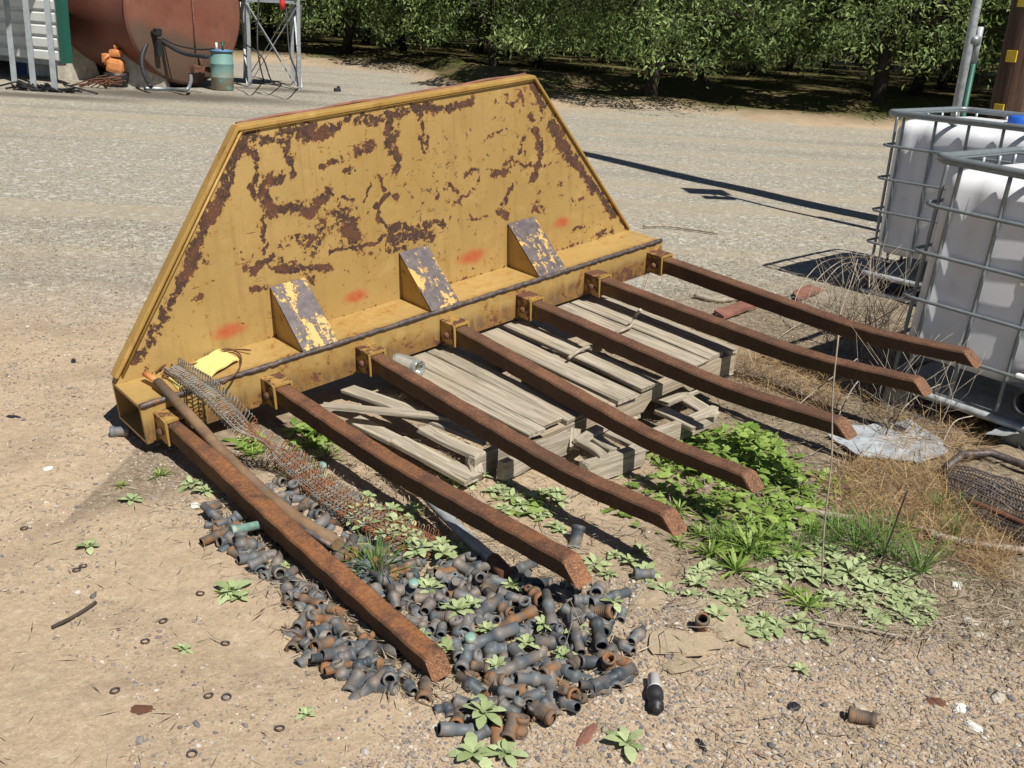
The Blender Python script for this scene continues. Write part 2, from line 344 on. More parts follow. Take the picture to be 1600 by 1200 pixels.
# ---------------------------------------------------------------- ground sheet
def axis(dense0,dense1,step,lo,hi,g=1.045):
    a=list(np.arange(dense0,dense1,step)); s=step;x=a[-1]
    while x<hi: s*=g; s=min(s,max(.25,abs(x)*.08)); x+=s;a.append(x)
    s=step;x=a[0];b=[]
    while x>lo: s*=g; s=min(s,max(.25,abs(x)*.08)); x-=s;b.append(x)
    return np.array(b[::-1]+a)
xs=axis(-1.7,2.3,.013,-170,170);ys=axis(1.5,5.2,.013,-30,260,1.03)
X,Y=np.meshgrid(xs,ys);XF,YF=X.ravel(),Y.ravel();Z=gh(XF,YF)
nx,ny=len(xs),len(ys);idx=np.arange(nx*ny).reshape(ny,nx)
F=np.stack([idx[:-1,:-1],idx[:-1,1:],idx[1:,1:],idx[1:,:-1]],-1).reshape(-1,4)
def zones(x,y):
    # grey gravel of the yard, tan bare dirt, brown litter under the weeds, orchard floor
    b=fbm(x*.9,y*.9,31,4)
    e=edge_y(x)
    gravel=sm(4.3,6.6,y+(b-.5)*2.2)*(1-sm(-2.4+1.6*sm(0,4,x),-.6+.3*sm(0,4,x),y-e+(b-.5)*2))
    # right of the rake: litter
    lit=sm(-.2,.75,x-.15*(y-2.)+(b-.5)*1.0)*(1-sm(5.4,7.0,y+(b-.5)*1.2-.25*(x-1)))*sm(2.35,3.0,y+(b-.5)*1.0+.1*x)
    lit=np.maximum(lit,sm(.35,.7,1-np.abs((y-3.5-.85*(x+1.1))/ .75))*(x>-1.4)*(y<6)*.8*sm(.35,.6,b+.1))
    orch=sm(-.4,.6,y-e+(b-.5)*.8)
    oil=np.zeros_like(x)  # oil marks, deepened by shade painted into the ground under the tank
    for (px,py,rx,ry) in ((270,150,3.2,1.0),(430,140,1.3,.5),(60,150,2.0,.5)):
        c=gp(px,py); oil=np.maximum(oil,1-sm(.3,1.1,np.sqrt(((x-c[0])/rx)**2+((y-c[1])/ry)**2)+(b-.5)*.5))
    return gravel,lit,orch,oil
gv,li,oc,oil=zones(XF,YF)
t=NT('yard earth, gravel and litter')
G,LI,OC,OIL_SHADE=t.attr('gravel'),t.attr('litter'),t.attr('orchard'),t.attr('oil')
gco=t.co('Object')
big=t.noise(.8,5,.55,co=gco);n1=t.noise(6,6,.65,co=gco);n2=t.noise(45,5,.7,co=gco);n3=t.noise(170,3,.6,co=gco)
tan=t.mix(t.ramp(big,.35,.65),(.36,.275,.185),(.46,.355,.24));tan=t.mix(t.ramp(n1,.35,.7,0,.6),tan,(.50,.405,.29));tan=t.mix(t.ramp(n2,.42,.68,0,.55),tan,(.26,.19,.125));tan=t.mix(t.ramp(n3,.56,.70,0,.6),tan,(.58,.50,.39));tan=t.mix(t.ramp(n3,.42,.30,0,.5),tan,(.17,.13,.09));cl=t.noise(3,7,.72,co=gco);tan=t.mix(t.ramp(cl,.5,.66,0,.55),tan,(.245,.185,.12));tan=t.mix(t.ramp(t.noise(11,6,.7,co=gco),.58,.68,0,.5),tan,(.56,.47,.35))
vc=t.vor(26,gco,'F1','Color');vd=t.vor(26,gco,'F1','Distance');vc2=t.vor(75,gco,'F1','Color')
sep=t.n('SeparateColor');t.L(vc2,sep.inputs[0]);sep1=t.n('SeparateColor');t.L(vc,sep1.inputs[0])
gcol=t.cr(sep.outputs[0],[(0,(.155,.145,.122)),(.35,(.255,.237,.197)),(.7,(.345,.322,.265)),(1,(.50,.475,.41))])
gcol=t.mix(t.ramp(sep1.outputs[1],.86,.9,0,.7),gcol,(.55,.52,.47));gcol=t.mix(t.ramp(n1,.4,.65,0,.45),gcol,(.34,.30,.225))
stretch=t.noise(1,5,.6,co=t.co('Object',(.10,1.3,1),(0,0,.12)))
gcol=t.mix(t.ramp(stretch,.5,.62,0,.6),gcol,(.36,.305,.22));gcol=t.mix(t.ramp(stretch,.46,.36,0,.45),gcol,(.20,.18,.15));gcol=t.mix(t.ramp(t.noise(1,4,co=t.co('Object',(.35,.9,1),(0,0,.7))),.55,.72,0,.35),gcol,(.18,.16,.14))
lcol=t.cr(n2,[(.3,(.065,.05,.035)),(.46,(.165,.13,.09)),(.6,(.27,.22,.155)),(.75,(.42,.36,.27))])
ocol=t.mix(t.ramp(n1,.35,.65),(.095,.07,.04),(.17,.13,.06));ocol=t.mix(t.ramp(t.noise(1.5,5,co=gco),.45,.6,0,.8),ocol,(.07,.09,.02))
col=t.mix(G,tan,gcol);col=t.mix(t.ma('MULTIPLY',LI,t.ramp(n1,.3,.5,.55,1)),col,lcol);col=t.mix(OC,col,ocol);col=t.mix(t.ma('MULTIPLY',OIL_SHADE,.8),col,(.07,.06,.05))
hgt=t.ma('ADD',t.ma('MULTIPLY',n2,.6),t.ma('MULTIPLY',n3,.35));hgt=t.ma('ADD',hgt,t.ma('MULTIPLY',t.ma('SUBTRACT',1,t.vor(60,gco)),.5))
t.bump(hgt,.45,.007);M['ground']=t.fin(col,.95,0,.15)
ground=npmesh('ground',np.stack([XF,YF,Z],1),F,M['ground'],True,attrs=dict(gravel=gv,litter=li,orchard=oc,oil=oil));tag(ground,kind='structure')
# ---------------------------------------------------------------- leaf-like scatter helper
def blades(name,P,D,Nn,Lw,Ww,mat,lf,parent=None,curl=.2,seg=2,wide=False):
    # P base points, D directions, Nn face normals, lengths and widths: each a leaf of 2*seg quads folded a little
    P,D,Nn=[np.asarray(a,float) for a in(P,D,Nn)];L_=np.asarray(Lw)[:,None];W_=np.asarray(Ww)[:,None]
    S=np.cross(D,Nn);S/=np.linalg.norm(S,axis=1)[:,None]+1e-9;N2=np.cross(S,D)
    st=[(0,.12),(.45,1.),(1,.05)] if seg==2 else ([(0,.22),(.3,.8),(.65,.98),(.88,.6),(1,.05)] if wide else [(0,.25),(.3,.85),(.65,.8),(1,.05)])
    rows=[]
    for (u,wd) in st:
        c=P+D*L_*u-N2*L_*curl*u*u
        rows+= [c-S*W_*wd*.5+N2*W_*.12*wd, c+S*W_*wd*.5+N2*W_*.12*wd]
    n=len(P);V=np.stack(rows,1).reshape(-1,3);k=len(rows);b=(np.arange(n)*k)[:,None]
    F=np.concatenate([b+np.array([[2*i,2*i+1,2*i+3,2*i+2]]) for i in range(len(st)-1)])
    a=np.repeat(np.asarray(lf,float),k)
    return npmesh(name,V,F,mat,False,parent,attrs=dict(lf=a))
def unit(a): return a/(np.linalg.norm(a,axis=-1,keepdims=True)+1e-9)
# ---------------------------------------------------------------- orchard trees
def tree_meshes(seed):
    rs=np.random.RandomState(seed);r=random.Random(seed);mb=MB()
    H=r.uniform(.75,1.0);tilt=Vector((r.uniform(-.18,.18),r.uniform(-.12,.12),0))
    top=Vector((0,0,H))+tilt
    mb.tube([(0,0,-.15),(tilt.x*.2,tilt.y*.2,H*.35),top*.8,top],[.16,.115,.105,.11],10)
    tips=[]
    nb=5
    for i in range(nb):
        a=2*math.pi*i/nb+r.uniform(-.4,.4);L=r.uniform(2.,2.8);p=top.copy();pts=[p.copy()];d=Vector((math.cos(a)*.75,math.sin(a)*.75,1.)).normalized()
        for k in range(6):
            p=p+d*L/6*1.2;d=(d+Vector((r.uniform(-.2,.2),r.uniform(-.2,.2),.05))).normalized();pts.append(p.copy())
        mb.tube(pts,[.085-.011*k for k in range(7)],7)
        for k in range(2,7):
            for q in range(3):
                b=a+r.uniform(-1.5,1.5);dd=Vector((math.cos(b),math.sin(b),r.uniform(-.5,.7))).normalized();P=pts[k];l=r.uniform(.7,1.5);pp=[P]
                for j in range(3): dd=(dd+Vector((0,0,-.12))).normalized();pp.append(pp[-1]+dd*l/3)
                mb.tube(pp,[.035,.025,.016,.008],5);tips.append((pp[-1]));tips.append(pp[2])
    for i in range(16):   # low drooping skirts
        b=2*math.pi*i/16+r.uniform(-.15,.15);P=top+Vector((0,0,r.uniform(.3,.9)));l=r.uniform(1.9,2.7);dd=Vector((math.cos(b),math.sin(b),.45)).normalized();pp=[P]
        for j in range(6): dd=(dd+Vector((0,0,-.16))).normalized();pp.append(pp[-1]+dd*l/6)
        mb.tube(pp,[.04,.034,.028,.022,.016,.011,.007],5)
        for q in (3,4,5,6):tips.append(pp[q])
    trunk=mb.build('trunk',M['bark'],data=True,fix=False)
    # leaf clumps round the twigs and through the crown
    C=[]
    for p in tips:
        for k in range(5): C.append(np.array(p)+rs.normal(0,.30,3))
    for k in range(420):
        a=rs.uniform(0,2*np.pi);ph=rs.uniform(-.55,1.);rad=2.75*math.sqrt(max(0,1-ph*ph))*rs.uniform(.55,1.03);C.append(np.array([rad*math.cos(a),rad*math.sin(a),2.9+2.1*ph]))
    for k in range(230):
        a=rs.uniform(0,2*np.pi);rad=rs.uniform(1.3,2.9);C.append(np.array([rad*math.cos(a),rad*math.sin(a),rs.uniform(.55,1.9)]))
    C=np.array(C);C=C[fbm(C[:,0]*1.1+7,C[:,1]*1.1+C[:,2]*1.2,seed,2)>.46]
    n=36;P=np.repeat(C,n,0)+rs.normal(0,.12,(len(C)*n,3));P[:,2]=np.maximum(P[:,2],.4+.5*rs.rand(len(P)))
    D=unit(rs.normal(0,1,P.shape)+np.array([0,0,-.35]));Nn=unit(rs.normal(0,1,P.shape)+np.array([0,0,1.]))
    L=rs.uniform(.055,.115,len(P))*np.where(P[:,2]>2.9,2.3,1.);lf=np.clip(np.repeat(rs.rand(len(C))**2,n)*.7+rs.rand(len(P))*.3,0,1)  # unseen upper leaves enlarged to throw denser shade on the orchard floor
    leaves=blades('crown',P,D,Nn,L,L*.34,None,lf);leaves.materials.append(M['leaf_tree'])
    return trunk,leaves
VT=[tree_meshes(s) for s in (1,2,3,4)]
front=[]
base=[gpg(1370,166),gpg(1015,136),gpg(772,111)]
row=[(base[0].x+9.6,base[0].y-3.6),(base[0].x+4.6,base[0].y-2.0),(base[0].x,base[0].y),(base[1].x,base[1].y),(base[2].x,base[2].y)]
for k in range(1,5): row.append((base[2].x-4.3*k,base[2].y+2.6*k))
LBL=['almond tree at the yard edge behind the wooden utility pole, dark leafy crown','almond tree at the yard edge behind the metal pole, crown hanging low','leaning almond tree with a thick dark trunk left of the metal pole','straight dark trunked almond tree right of the yellow rake board','almond tree with a knobbly trunk just beyond the top of the yellow board','almond tree half lost in shade left of the yellow board','almond tree behind the steel lattice stand','almond tree behind the red tank','leftmost almond tree behind the shed and tank']
def put_tree(x,y,i,label,group=None,rowi=0):
    s=rnd.uniform(1.12,1.32);r=empty('almond_tree',(x,y,gz(x,y)-.03),rnd.uniform(0,6.28),label=label,cat='tree',group=group);r.scale=(s,s,s)
    a,b=VT[i%4]
    for nme,me in(('trunk',a),('crown',b)): link(nme,me,r)
for i,(x,y) in enumerate(row): put_tree(x,y,i,LBL[i])
k=1
for rw in range(1,6):
    for j in range(-1,10):
        x=row[2][0]+4.4*1.0*rw*.55-(j-2)*4.55+rnd.uniform(-.4,.4);y=row[2][1]+5.2*rw+(j-2)*2.2+rnd.uniform(-.4,.4)
        k+=1;put_tree(x,y,k,'almond tree in the shaded rows behind the first row of the orchard','almond trees in the deeper orchard rows',rw)
# ---------------------------------------------------------------- THE RAKE
W=2.736;D=.2745;H=.157;FY=.235;ZB=.869;XL=.627;XR=2.088
rake=empty('rake_attachment',label='rusty seven-tined loader rake with a tall chipped yellow backboard lying in the yard',cat='rake')
rake.matrix_world=tmat()
# board strokes read off its worn paint: (points in photo places, half width px, strength)
ST=[([(386,215),(372,235),(360,262),(345,312),(318,350),(303,398),(283,440),(268,466),(255,492),(236,530),(215,560)],11,1),([(383,219),(440,213),(485,201)],11,1),([(372,235),(388,228)],16,1),
([(397,233),(398,270),(397,313)],6,1),([(446,222),(452,240),(457,273)],7,.95),([(470,217),(510,207),(543,189)],9,.9),([(558,192),(590,184)],10,1),([(610,177),(610,227),(621,262)],11,.95),([(600,183),(640,174)],7,.8),
([(500,263),(533,250)],7,.85),([(540,266),(556,262)],5,.8),([(560,235),(583,226)],8,.75),([(417,281),(440,274)],9,.9),([(410,298),(418,316),(420,335)],9,.95),
([(420,331),(450,322),(483,331),(508,305),(512,295)],10,1),([(410,345),(407,368),(413,390)],7,.95),([(530,330),(545,350),(552,373)],15,.95),([(470,370),(490,388)],14,.8),([(440,385),(455,378)],9,.8),([(505,350),(500,375)],10,.7),([(520,391),(563,387),(600,372)],4,1),
([(617,307),(597,311),(588,322),(590,340),(603,352),(620,358)],3.5,1.15),([(607,353),(650,356),(693,347)],6,1),([(615,370),(640,368),(672,366)],13,1),([(605,390),(630,388)],6,.9),
([(388,422),(402,412),(420,408),(437,420),(483,420),(513,415)],9,.95),([(425,398),(440,404)],9,.9),([(396,450),(412,446)],8,.85),([(480,432),(490,445)],7,.8),([(316,405),(325,400)],6,.8),([(527,313),(552,309)],3,1),([(577,287),(567,313)],3,1),([(593,278),(597,302)],3,1),([(300,470),(315,463)],4,.7),
([(650,170),(700,168),(735,157)],9,1),([(660,193),(660,220)],9,.95),([(672,220),(664,236)],5,.9),([(790,148),(800,165)],7,.8),([(775,163),(782,160)],6,.8),([(812,150),(818,160)],6,.75),([(838,138),(848,168)],10,.95),([(829,178),(832,190)],6,.8),
([(862,193),(880,226),(892,246)],10,1),([(892,246),(907,267),(925,296),(942,310),(962,336)],8,1),([(970,345),(978,355)],5,.8),([(837,205),(844,233),(840,260),(833,281)],7.5,1),([(816,210),(811,236)],5,.8),([(795,250),(790,262)],7,.8),([(808,258),(826,254)],8,.8),([(775,271),(793,268)],7,.95),
([(763,213),(782,202)],4,.8),([(727,273),(747,267),(750,287),(730,302),(706,324)],6,.85),([(697,290),(712,298)],6,.8),([(688,305),(684,314)],4,.8),([(801,285),(786,318)],4,1),([(780,330),(792,333)],8,.9),([(835,328),(850,332)],7,.8),([(738,341),(760,338)],5,.8),([(697,256),(712,252)],5,.75),([(870,286),(876,287)],6,.8),([(892,361),(914,352)],4.5,.85),([(925,370),(953,362)],7,.8),([(850,257),(862,252)],4,.8),([(893,313),(915,310)],4,.7),([(845,300),(838,318)],4,.65),([(870,392),(925,378)],4,.8),([(700,446),(720,440)],4,.7)]
RED=[((738,401),48,12),((556,463),34,10),((358,517),42,11),((878,347),30,10)]
def segd(px,py,a,b):
    a=np.array(a);b=np.array(b);d=b-a;t=np.clip(((px-a[0])*d[0]+(py-a[1])*d[1])/(d@d+1e-12),0,1);return np.hypot(px-a[0]-t*d[0],py-a[1]-t*d[1])
def bx2(p): q=plane(p[0],p[1],1,FY);return(q[0],q[2])
st=.0065;nu=int(W/st);nvv=int(ZB/st)
u=np.linspace(0,1,nu);vv=np.linspace(0,1,nvv);U,VV=np.meshgrid(u,vv)
zz=VV*ZB;xl=XL*VV;xr=W+(XR-W)*VV;xx=xl+(xr-xl)*U
xf,zf=xx.ravel(),zz.ravel();wx=xf+.05*(fbm(xf*22,zf*22,5,3)-.5);wz=zf+.05*(fbm(xf*22,zf*22,8,3)-.5)
rust=np.zeros(len(xf))+.02
for pts,hw,sg in ST:
    q=[bx2(p) for p in pts]
    for i in range(len(q)-1):
        a,b=q[i],q[i+1];mid=pts[i];r=hw*.00195*(1+.12*(480-mid[0])/300*-.6)
        d=segd(wx,wz,a,b);rust=np.maximum(rust,sg*.86*(1-sm(.2*r,2.5*r,d)))
rust=np.maximum(rust,.42*(1-sm(0,.03,zf)));rust+=.16*(fbm(xf*2.5,zf*2.5,77,3)-.45)
red=np.zeros(len(xf))
for c,a,b in RED:
    q=bx2(c);s=.0019;dx=(xf-q[0])/(a*s*1.15);dz=(zf-q[1]-.0*dx)/(b*s*1.9);red=np.maximum(red,1-sm(.2,1.25,np.hypot(dx,dz)))
dent=.004*(fbm(xf*3,zf*3,15,3)-.5)
ii=np.arange(nu*nvv).reshape(nvv,nu);FF=np.stack([ii[:-1,:-1],ii[:-1,1:],ii[1:,1:],ii[1:,:-1]],-1).reshape(-1,4)
backboard=npmesh('backboard',np.stack([xf,FY+dent,zf],1),FF,M['board'],True,rake,attrs=dict(rust=rust,red=red))
mb=MB()   # the plate's back, thickness and folded rim
th=.045
poly=[(0.002,-.0),(W-.002,-.0),(XR,ZB-.001),(XL,ZB-.001)]
mb.prism(poly,FY+.008,FY+th,1)
def rim(a,b,wd,mi=0):
    a3=Vector((a[0],FY+.012,a[1]));b3=Vector((b[0],FY+.012,b[1]));mb.bar(a3,b3,.05,wd,mi,up=(Vector((0,1,0)).cross(b3-a3)),bev=.004)
rim((.004,0.03),(XL+.002,ZB),.015);rim((W-.004,0.01),(XR-.002,ZB),.012);rim((XL,ZB-.004),(XR,ZB-.004),.018)
mb.build('board_rim',M['trim'],backboard)
mb=MB()
mb.tube([(0.030,FY-.004,.03),(XL+.016,FY-.004,ZB-.016)],.0055,6);mb.tube([(XL+.012,FY-.004,ZB-.017),(XR-.012,FY-.004,ZB-.017)],.0055,6)
mb.build('weld_bead',M['trim'],backboard)
mb=MB();mb.tube([(XL+.02+1.43*i/40,FY+th-.002,ZB+.003+.007*math.sin(i*.33)**2*(.4+.6*math.sin(i*.11+.4)**2)) for i in range(41)],.007,6);mb.build('rusty_back_edge',M['rust_red'],backboard)
# beam: hollow box open at its ends
def grid_plate(P0,U_,V_,nu,nv,th,name,mat,parent,gr):
    P0,U_,V_=map(np.array,(P0,U_,V_));u,v=np.meshgrid(np.linspace(0,1,nu),np.linspace(0,1,nv));u=u.ravel();v=v.ravel()
    N=np.cross(U_,V_);N=N/np.linalg.norm(N);A=P0+u[:,None]*U_+v[:,None]*V_;V=np.concatenate([A,A-N*th]);i=np.arange(nu*nv).reshape(nv,nu);n=nu*nv
    f1=np.stack([i[:-1,:-1],i[:-1,1:],i[1:,1:],i[1:,:-1]],-1).reshape(-1,4);f2=f1[:,::-1]+n
    rim=[];b=list(i[0])+list(i[1:,-1])+list(i[-1,::-1][1:])+list(i[::-1,0][1:])
    for k in range(len(b)-1): rim.append([b[k],b[k]+n,b[k+1]+n,b[k+1]])
    g=gr(u,v);return npmesh(name,V,np.concatenate([f1,f2,np.array(rim)]),mat,False,parent,attrs=dict(grime=np.concatenate([g,g])))
beam=grid_plate((0,0,-H),(W,0,0),(0,0,H),200,14,.013,'beam_front',M['beam'],rake,lambda u,v:.75*(1-sm(.15,.75,v+.25*(fbm(u*40,v*3,4,3)-.5)))*(.6+.6*fbm(u*12,v*2,6))+.45*sm(.5,1,u)*(1-v))
top=grid_plate((0,.0125,0.0),(W,0,0),(0,D-.0125,0),200,14,.013,'beam_top',M['beam'],rake,lambda u,v:.1*fbm(u*20,v*3,2)+.45*(1-sm(0,.16,v)))
grid_plate((W,D,-H),(-W,0,0),(0,0,H-.0135),60,5,.013,'beam_back',M['beam'],rake,lambda u,v:.3+0*u)
grid_plate((0,D-.0135,-H),(W,0,0),(0,-D+.027,0),60,5,.012,'beam_bottom',M['beam'],rake,lambda u,v:.1+0*u)
mb=MB();pts=[];rr=[]
for i in range(160):
    x=W*i/159;pts.append((x,.001+.002*rnd.random(),-.002+.003*rnd.random()));rr.append(.009+.0035*rnd.random())
mb.tube(pts,rr,8);mb.build('edge_bead',M['steel'],rake)
# gussets
for (x0,x1,zt) in ((.672,.832,.213),(1.299,1.45,.209),(1.915,2.08,.206)):
    g=MB();g.prism([(.012,.001),(FY-.002,.001),(FY-.002,zt)],x0+.004,x0+.016,0);g.prism([(.012,.001),(FY-.002,.001),(FY-.002,zt)],x1-.016,x1-.004,0)
    go=g.build('gusset',M['beam'],rake)
    f=MB();f.add([],[]);a=Vector(((x0+x1)/2,.004,.006));b=Vector(((x0+x1)/2,FY-.004,zt+.006));f.bar(a,b,x1-x0,.011,up=(0,-1,1),bev=.002);f.build('gusset_face',M['gusset_face'],go)
# tines
TIN=[((-.974,-.054),(-1.747,-.032),(-1.777,-.080)),((-.859,-.039),(-1.744,.043),(-1.802,-.013)),((-1.267,-.066),(-1.704,-.016),(-1.758,-.066)),((-1.263,-.110),(-1.664,-.074),(-1.71,-.121)),((-1.232,-.061),(-1.708,-.014),(-1.764,-.062)),((-1.283,-.047),(-1.739,.012),(-1.788,-.033)),((-1.256,-.071),(-1.697,-.021),(-1.753,-.069))]
WT=.061;HT=.075
TINES=[]
for k in range(7):
    x0=.0545+k*.4307;mid,tip,tb=TIN[k]
    y0=-.02;z0=-.052
    Ys=np.concatenate([np.linspace(y0,-.11,4)[:-1],np.linspace(-.11,tip[0],40)])
    ctrl_y=np.array([y0,-.12,mid[0],tip[0]])[::-1];zs=mid[1];s1=(mid[1]-z0)/(mid[0]+.12);s2=(tip[1]-mid[1])/(tip[0]-mid[0])
    cz=np.array([z0,z0,mid[1],tip[1]])[::-1]
    Zs=np.interp(Ys,ctrl_y,cz);Zs=np.convolve(np.concatenate([np.full(4,Zs[0]),Zs,Zs[-1]+(Zs[-1]-Zs[-2])*np.arange(1,5)]),np.ones(9)/9,'valid') if len(Zs)>8 else Zs;Zs[-1]=tip[1];Zs[0]=z0
    hts=np.interp(-Ys,[0,.9,-tip[0]],[HT,HT*.95,max(.048,tip[1]-tb[1]+.004)])
    ch=.0065;Vs=[];Fs=[];side=[];yel=[];tipa=[]
    n=len(Ys)
    for j in range(n+1):
        last=j==n
        y=Ys[min(j,n-1)];z=Zs[min(j,n-1)];h=hts[min(j,n-1)]
        wob=.0015*math.sin(j*1.7+k)+(-.0295*min(1,max(0,(-y-.1)/1.65)) if k==0 else 0)
        ring=[(x0+ch,z),(x0+WT-ch,z),(x0+WT,z-ch),(x0+WT,z-h+ch),(x0+WT-ch,z-h),(x0+ch,z-h),(x0,z-h+ch),(x0,z-ch)]
        for q,(a,b) in enumerate(ring):
            yy=y
            if last: fr=(z-b)/h;yy=tip[0]+(tb[0]-tip[0])*fr; 
            elif j==n-1:
                fr=(z-b)/h;yy=y+.012*1+(tb[0]-tip[0])*fr
            if last and q in(0,1,7,2): b-= .002
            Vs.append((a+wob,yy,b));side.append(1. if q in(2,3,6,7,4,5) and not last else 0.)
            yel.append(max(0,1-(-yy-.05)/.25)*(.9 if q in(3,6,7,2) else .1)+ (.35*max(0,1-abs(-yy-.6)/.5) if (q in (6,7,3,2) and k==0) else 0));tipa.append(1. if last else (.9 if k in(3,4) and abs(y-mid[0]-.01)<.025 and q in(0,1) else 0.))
        if j:
            for q in range(8): a=(j-1)*8+q;b=(j-1)*8+(q+1)%8;Fs.append((a,b,b+8,a+8))
    Fs=[list(f) for f in Fs]
    V=np.array(Vs);nlast=n*8;cent=len(V);V=np.concatenate([V,V[nlast:nlast+8].mean(0)[None],V[nlast:nlast+8]]);side+= [0]*9;yel+=[0]*9;tipa+=[1.]*9
    for q in range(8):Fs.append([cent+1+q,cent+1+(q+1)%8,cent,cent])
    me=bpy.data.meshes.new('tine');me.from_pydata([tuple(v) for v in V],[],[tuple(dict.fromkeys(f)) for f in Fs]);me.update()
    for nm,aa in(('side',side),('yel',yel),('tip',tipa),('warm',[(.7,.35,.12,.05,0,0,0)[k]]*len(side))):
        tt=me.attributes.new(nm,'FLOAT','POINT');tt.data.foreach_set('value',np.array(aa,np.float32))
    bm=bmesh.new();bm.from_mesh(me);bmesh.ops.recalc_face_normals(bm,faces=bm.faces);bm.to_mesh(me);bm.free()
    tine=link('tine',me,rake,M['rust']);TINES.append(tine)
    cm=M['beam'] if k<1 else (M['trim'] if k<5 else M['rust_plain'])
    c=MB();cx=x0+WT/2;cz=z0-HT/2
    for sx in(-1,1): c.box((cx+sx*(WT/2+.0065),-.047,cz),(.009,.094,HT+.026),bev=.002)
    c.box((cx,-.047,z0+.0075),(WT+.004,.094,.010));c.box((cx,-.047,z0-HT-.0075),(WT+.004,.094,.010))
    co=c.build('socket',M['socket'],tine)
    c=MB();o=.100
    for sx in(-1,1): c.box((cx+sx*(WT/2+.007),-o,cz),(.010,.006,HT+.022))
    c.box((cx,-o,z0+.009),(WT+.003,.007,.010));c.build('socket_lip',M['trim'],tine)
    b=MB();b.lathe([(0,.0),(.015,.0),(.0165,.003),(.0165,.012),(.012,.018),(0,.018)],6,Matrix.Translation((x0-.011,-.055,cz-.006))@Matrix.Rotation(-math.pi/2,4,'Y'));b.build('bolt',M['rust_plain'],tine)
# ---------------------------------------------------------------- pallets (in the rake's slanted plane)
def plank(mb,a,b,wd,th,seed=0,warp=.004,mi=0,M4=None):
    r=random.Random(seed);a=Vector(a);b=Vector(b);d=b-a;L=d.length;d.normalize();x=d.cross(Vector((0,0,1)));x.normalize();z=x.cross(d)
    n=9;vs=[];ox=r.uniform(-1,1)*warp;oz=r.uniform(-1,1)*warp
    for i in range(n):
        t=i/(n-1);c=a+d*L*t+x*ox*math.sin(t*3.1)+z*oz*math.sin(t*3.1)
        e=(r.uniform(-.008,.012) if i in(0,n-1) else 0)
        for (sx,sz,f) in((-1,1,.93),(1,1,.93),(1,.6,1),(1,-1,1),(-1,-1,1),(-1,.6,1)):
            vs.append(c+x*sx*wd/2*f*(1+r.uniform(-.012,.012))+z*sz*th/2+d*(e*(1 if i==0 else 1)+ (r.uniform(-.006,.006) if i in(0,n-1) else 0)))
    fs=[tuple(range(5,-1,-1)),tuple((n-1)*6+k for k in range(6))]
    for i in range(n-1):
        for k in range(6): p=i*6+k;q=i*6+(k+1)%6;fs.append((p,q,q+6,p+6))
    mb.add(vs,fs,mi)
pal=empty('pallet',label='weathered grey wooden pallet lying flat under the rake tines',cat='pallet');pal.matrix_world=tmat(0,0,0)
ZD=-.178
# stringers along x
for i,y in enumerate((-.845,-.36,.12)):
    s=MB();P=[(1.10,2.29),(1.12,2.28),(1.12,2.28)][i]
    # notched stringer
    pr=[(P[0],ZD-.02),(P[1],ZD-.02),(P[1],ZD-.11),(P[0]+.90,ZD-.11),(P[0]+.86,ZD-.072),(P[0]+.66,ZD-.072),(P[0]+.62,ZD-.11),(P[0]+.42,ZD-.11),(P[0]+.38,ZD-.072),(P[0]+.19,ZD-.072),(P[0]+.15,ZD-.11),(P[0],ZD-.11)]
    s.prism(pr,y-.02,y+.02,1);s.build('stringer',M['woodx'],pal)
dk=[(1.135,.085,.03),(1.235,.105,.008),(1.342,.10,-.0),(1.50,.04,.03),(1.615,.115,.0),(1.745,.105,.008),(1.925,.07,.0),(2.05,.125,.0),(2.172,.105,.0),(2.268,.06,.03)]
for i,(x,wd,sk_) in enumerate(dk):
    s=MB();j=rnd.uniform(-.012,.012);zo=rnd.uniform(0,.004);tilt=[.02,.012,.0,.0,.0,.006,.0,0,0,-.0][i]
    plank(s,(x-.03*(i<3),.17+j,ZD-.009+zo+tilt*0),(x+.0,-.862+j,ZD-.009+zo+tilt),wd-.006,.019,i+3,.006);s.build('deck_board',M['woody'],pal)
s=MB()
for x in(1.18,1.35,1.66,1.95,2.24): plank(s,(x,.14,ZD-.122),(x,-.86,ZD-.122),.09,.017,int(x*100));
s.build('bottom_boards',M['woody'],pal)
lp=empty('broken_pallet',label='broken lower pallet with loose slats on the ground beneath the flat grey pallet',cat='pallet')
lp.location=(0,0,0)
def gb(mb,p,q,wd,th,lift0,lift1,seed):
    a=gpg(*p);b=gpg(*q);mb_a=Vector((a.x,a.y,a.z+lift0));mb_b=Vector((b.x,b.y,b.z+lift1));plank(mb,mb_a,mb_b,wd,th,seed,.006)
def at_h(p,h): return Vector(gp(p[0],p[1],h))
BO=[((1148,586),(1000,640),.10,.02,.10,.10),((1075,625),(1010,690),.0,.0,0,0)]
def brd(p,q,hp,hq,wd,th,seed,mat='woody',name='slat'):
    a=at_h(p,hp);b=at_h(q,hq);d=b-a;L=d.length;s=MB();plank(s,(0,0,0),(0,L,0),wd,th,seed,.006);o=s.build(name,M['woody'],lp)
    o.location=a;o.rotation_euler=(math.atan2(d.z,math.hypot(d.x,d.y)),0,math.atan2(-d.x,d.y));return o
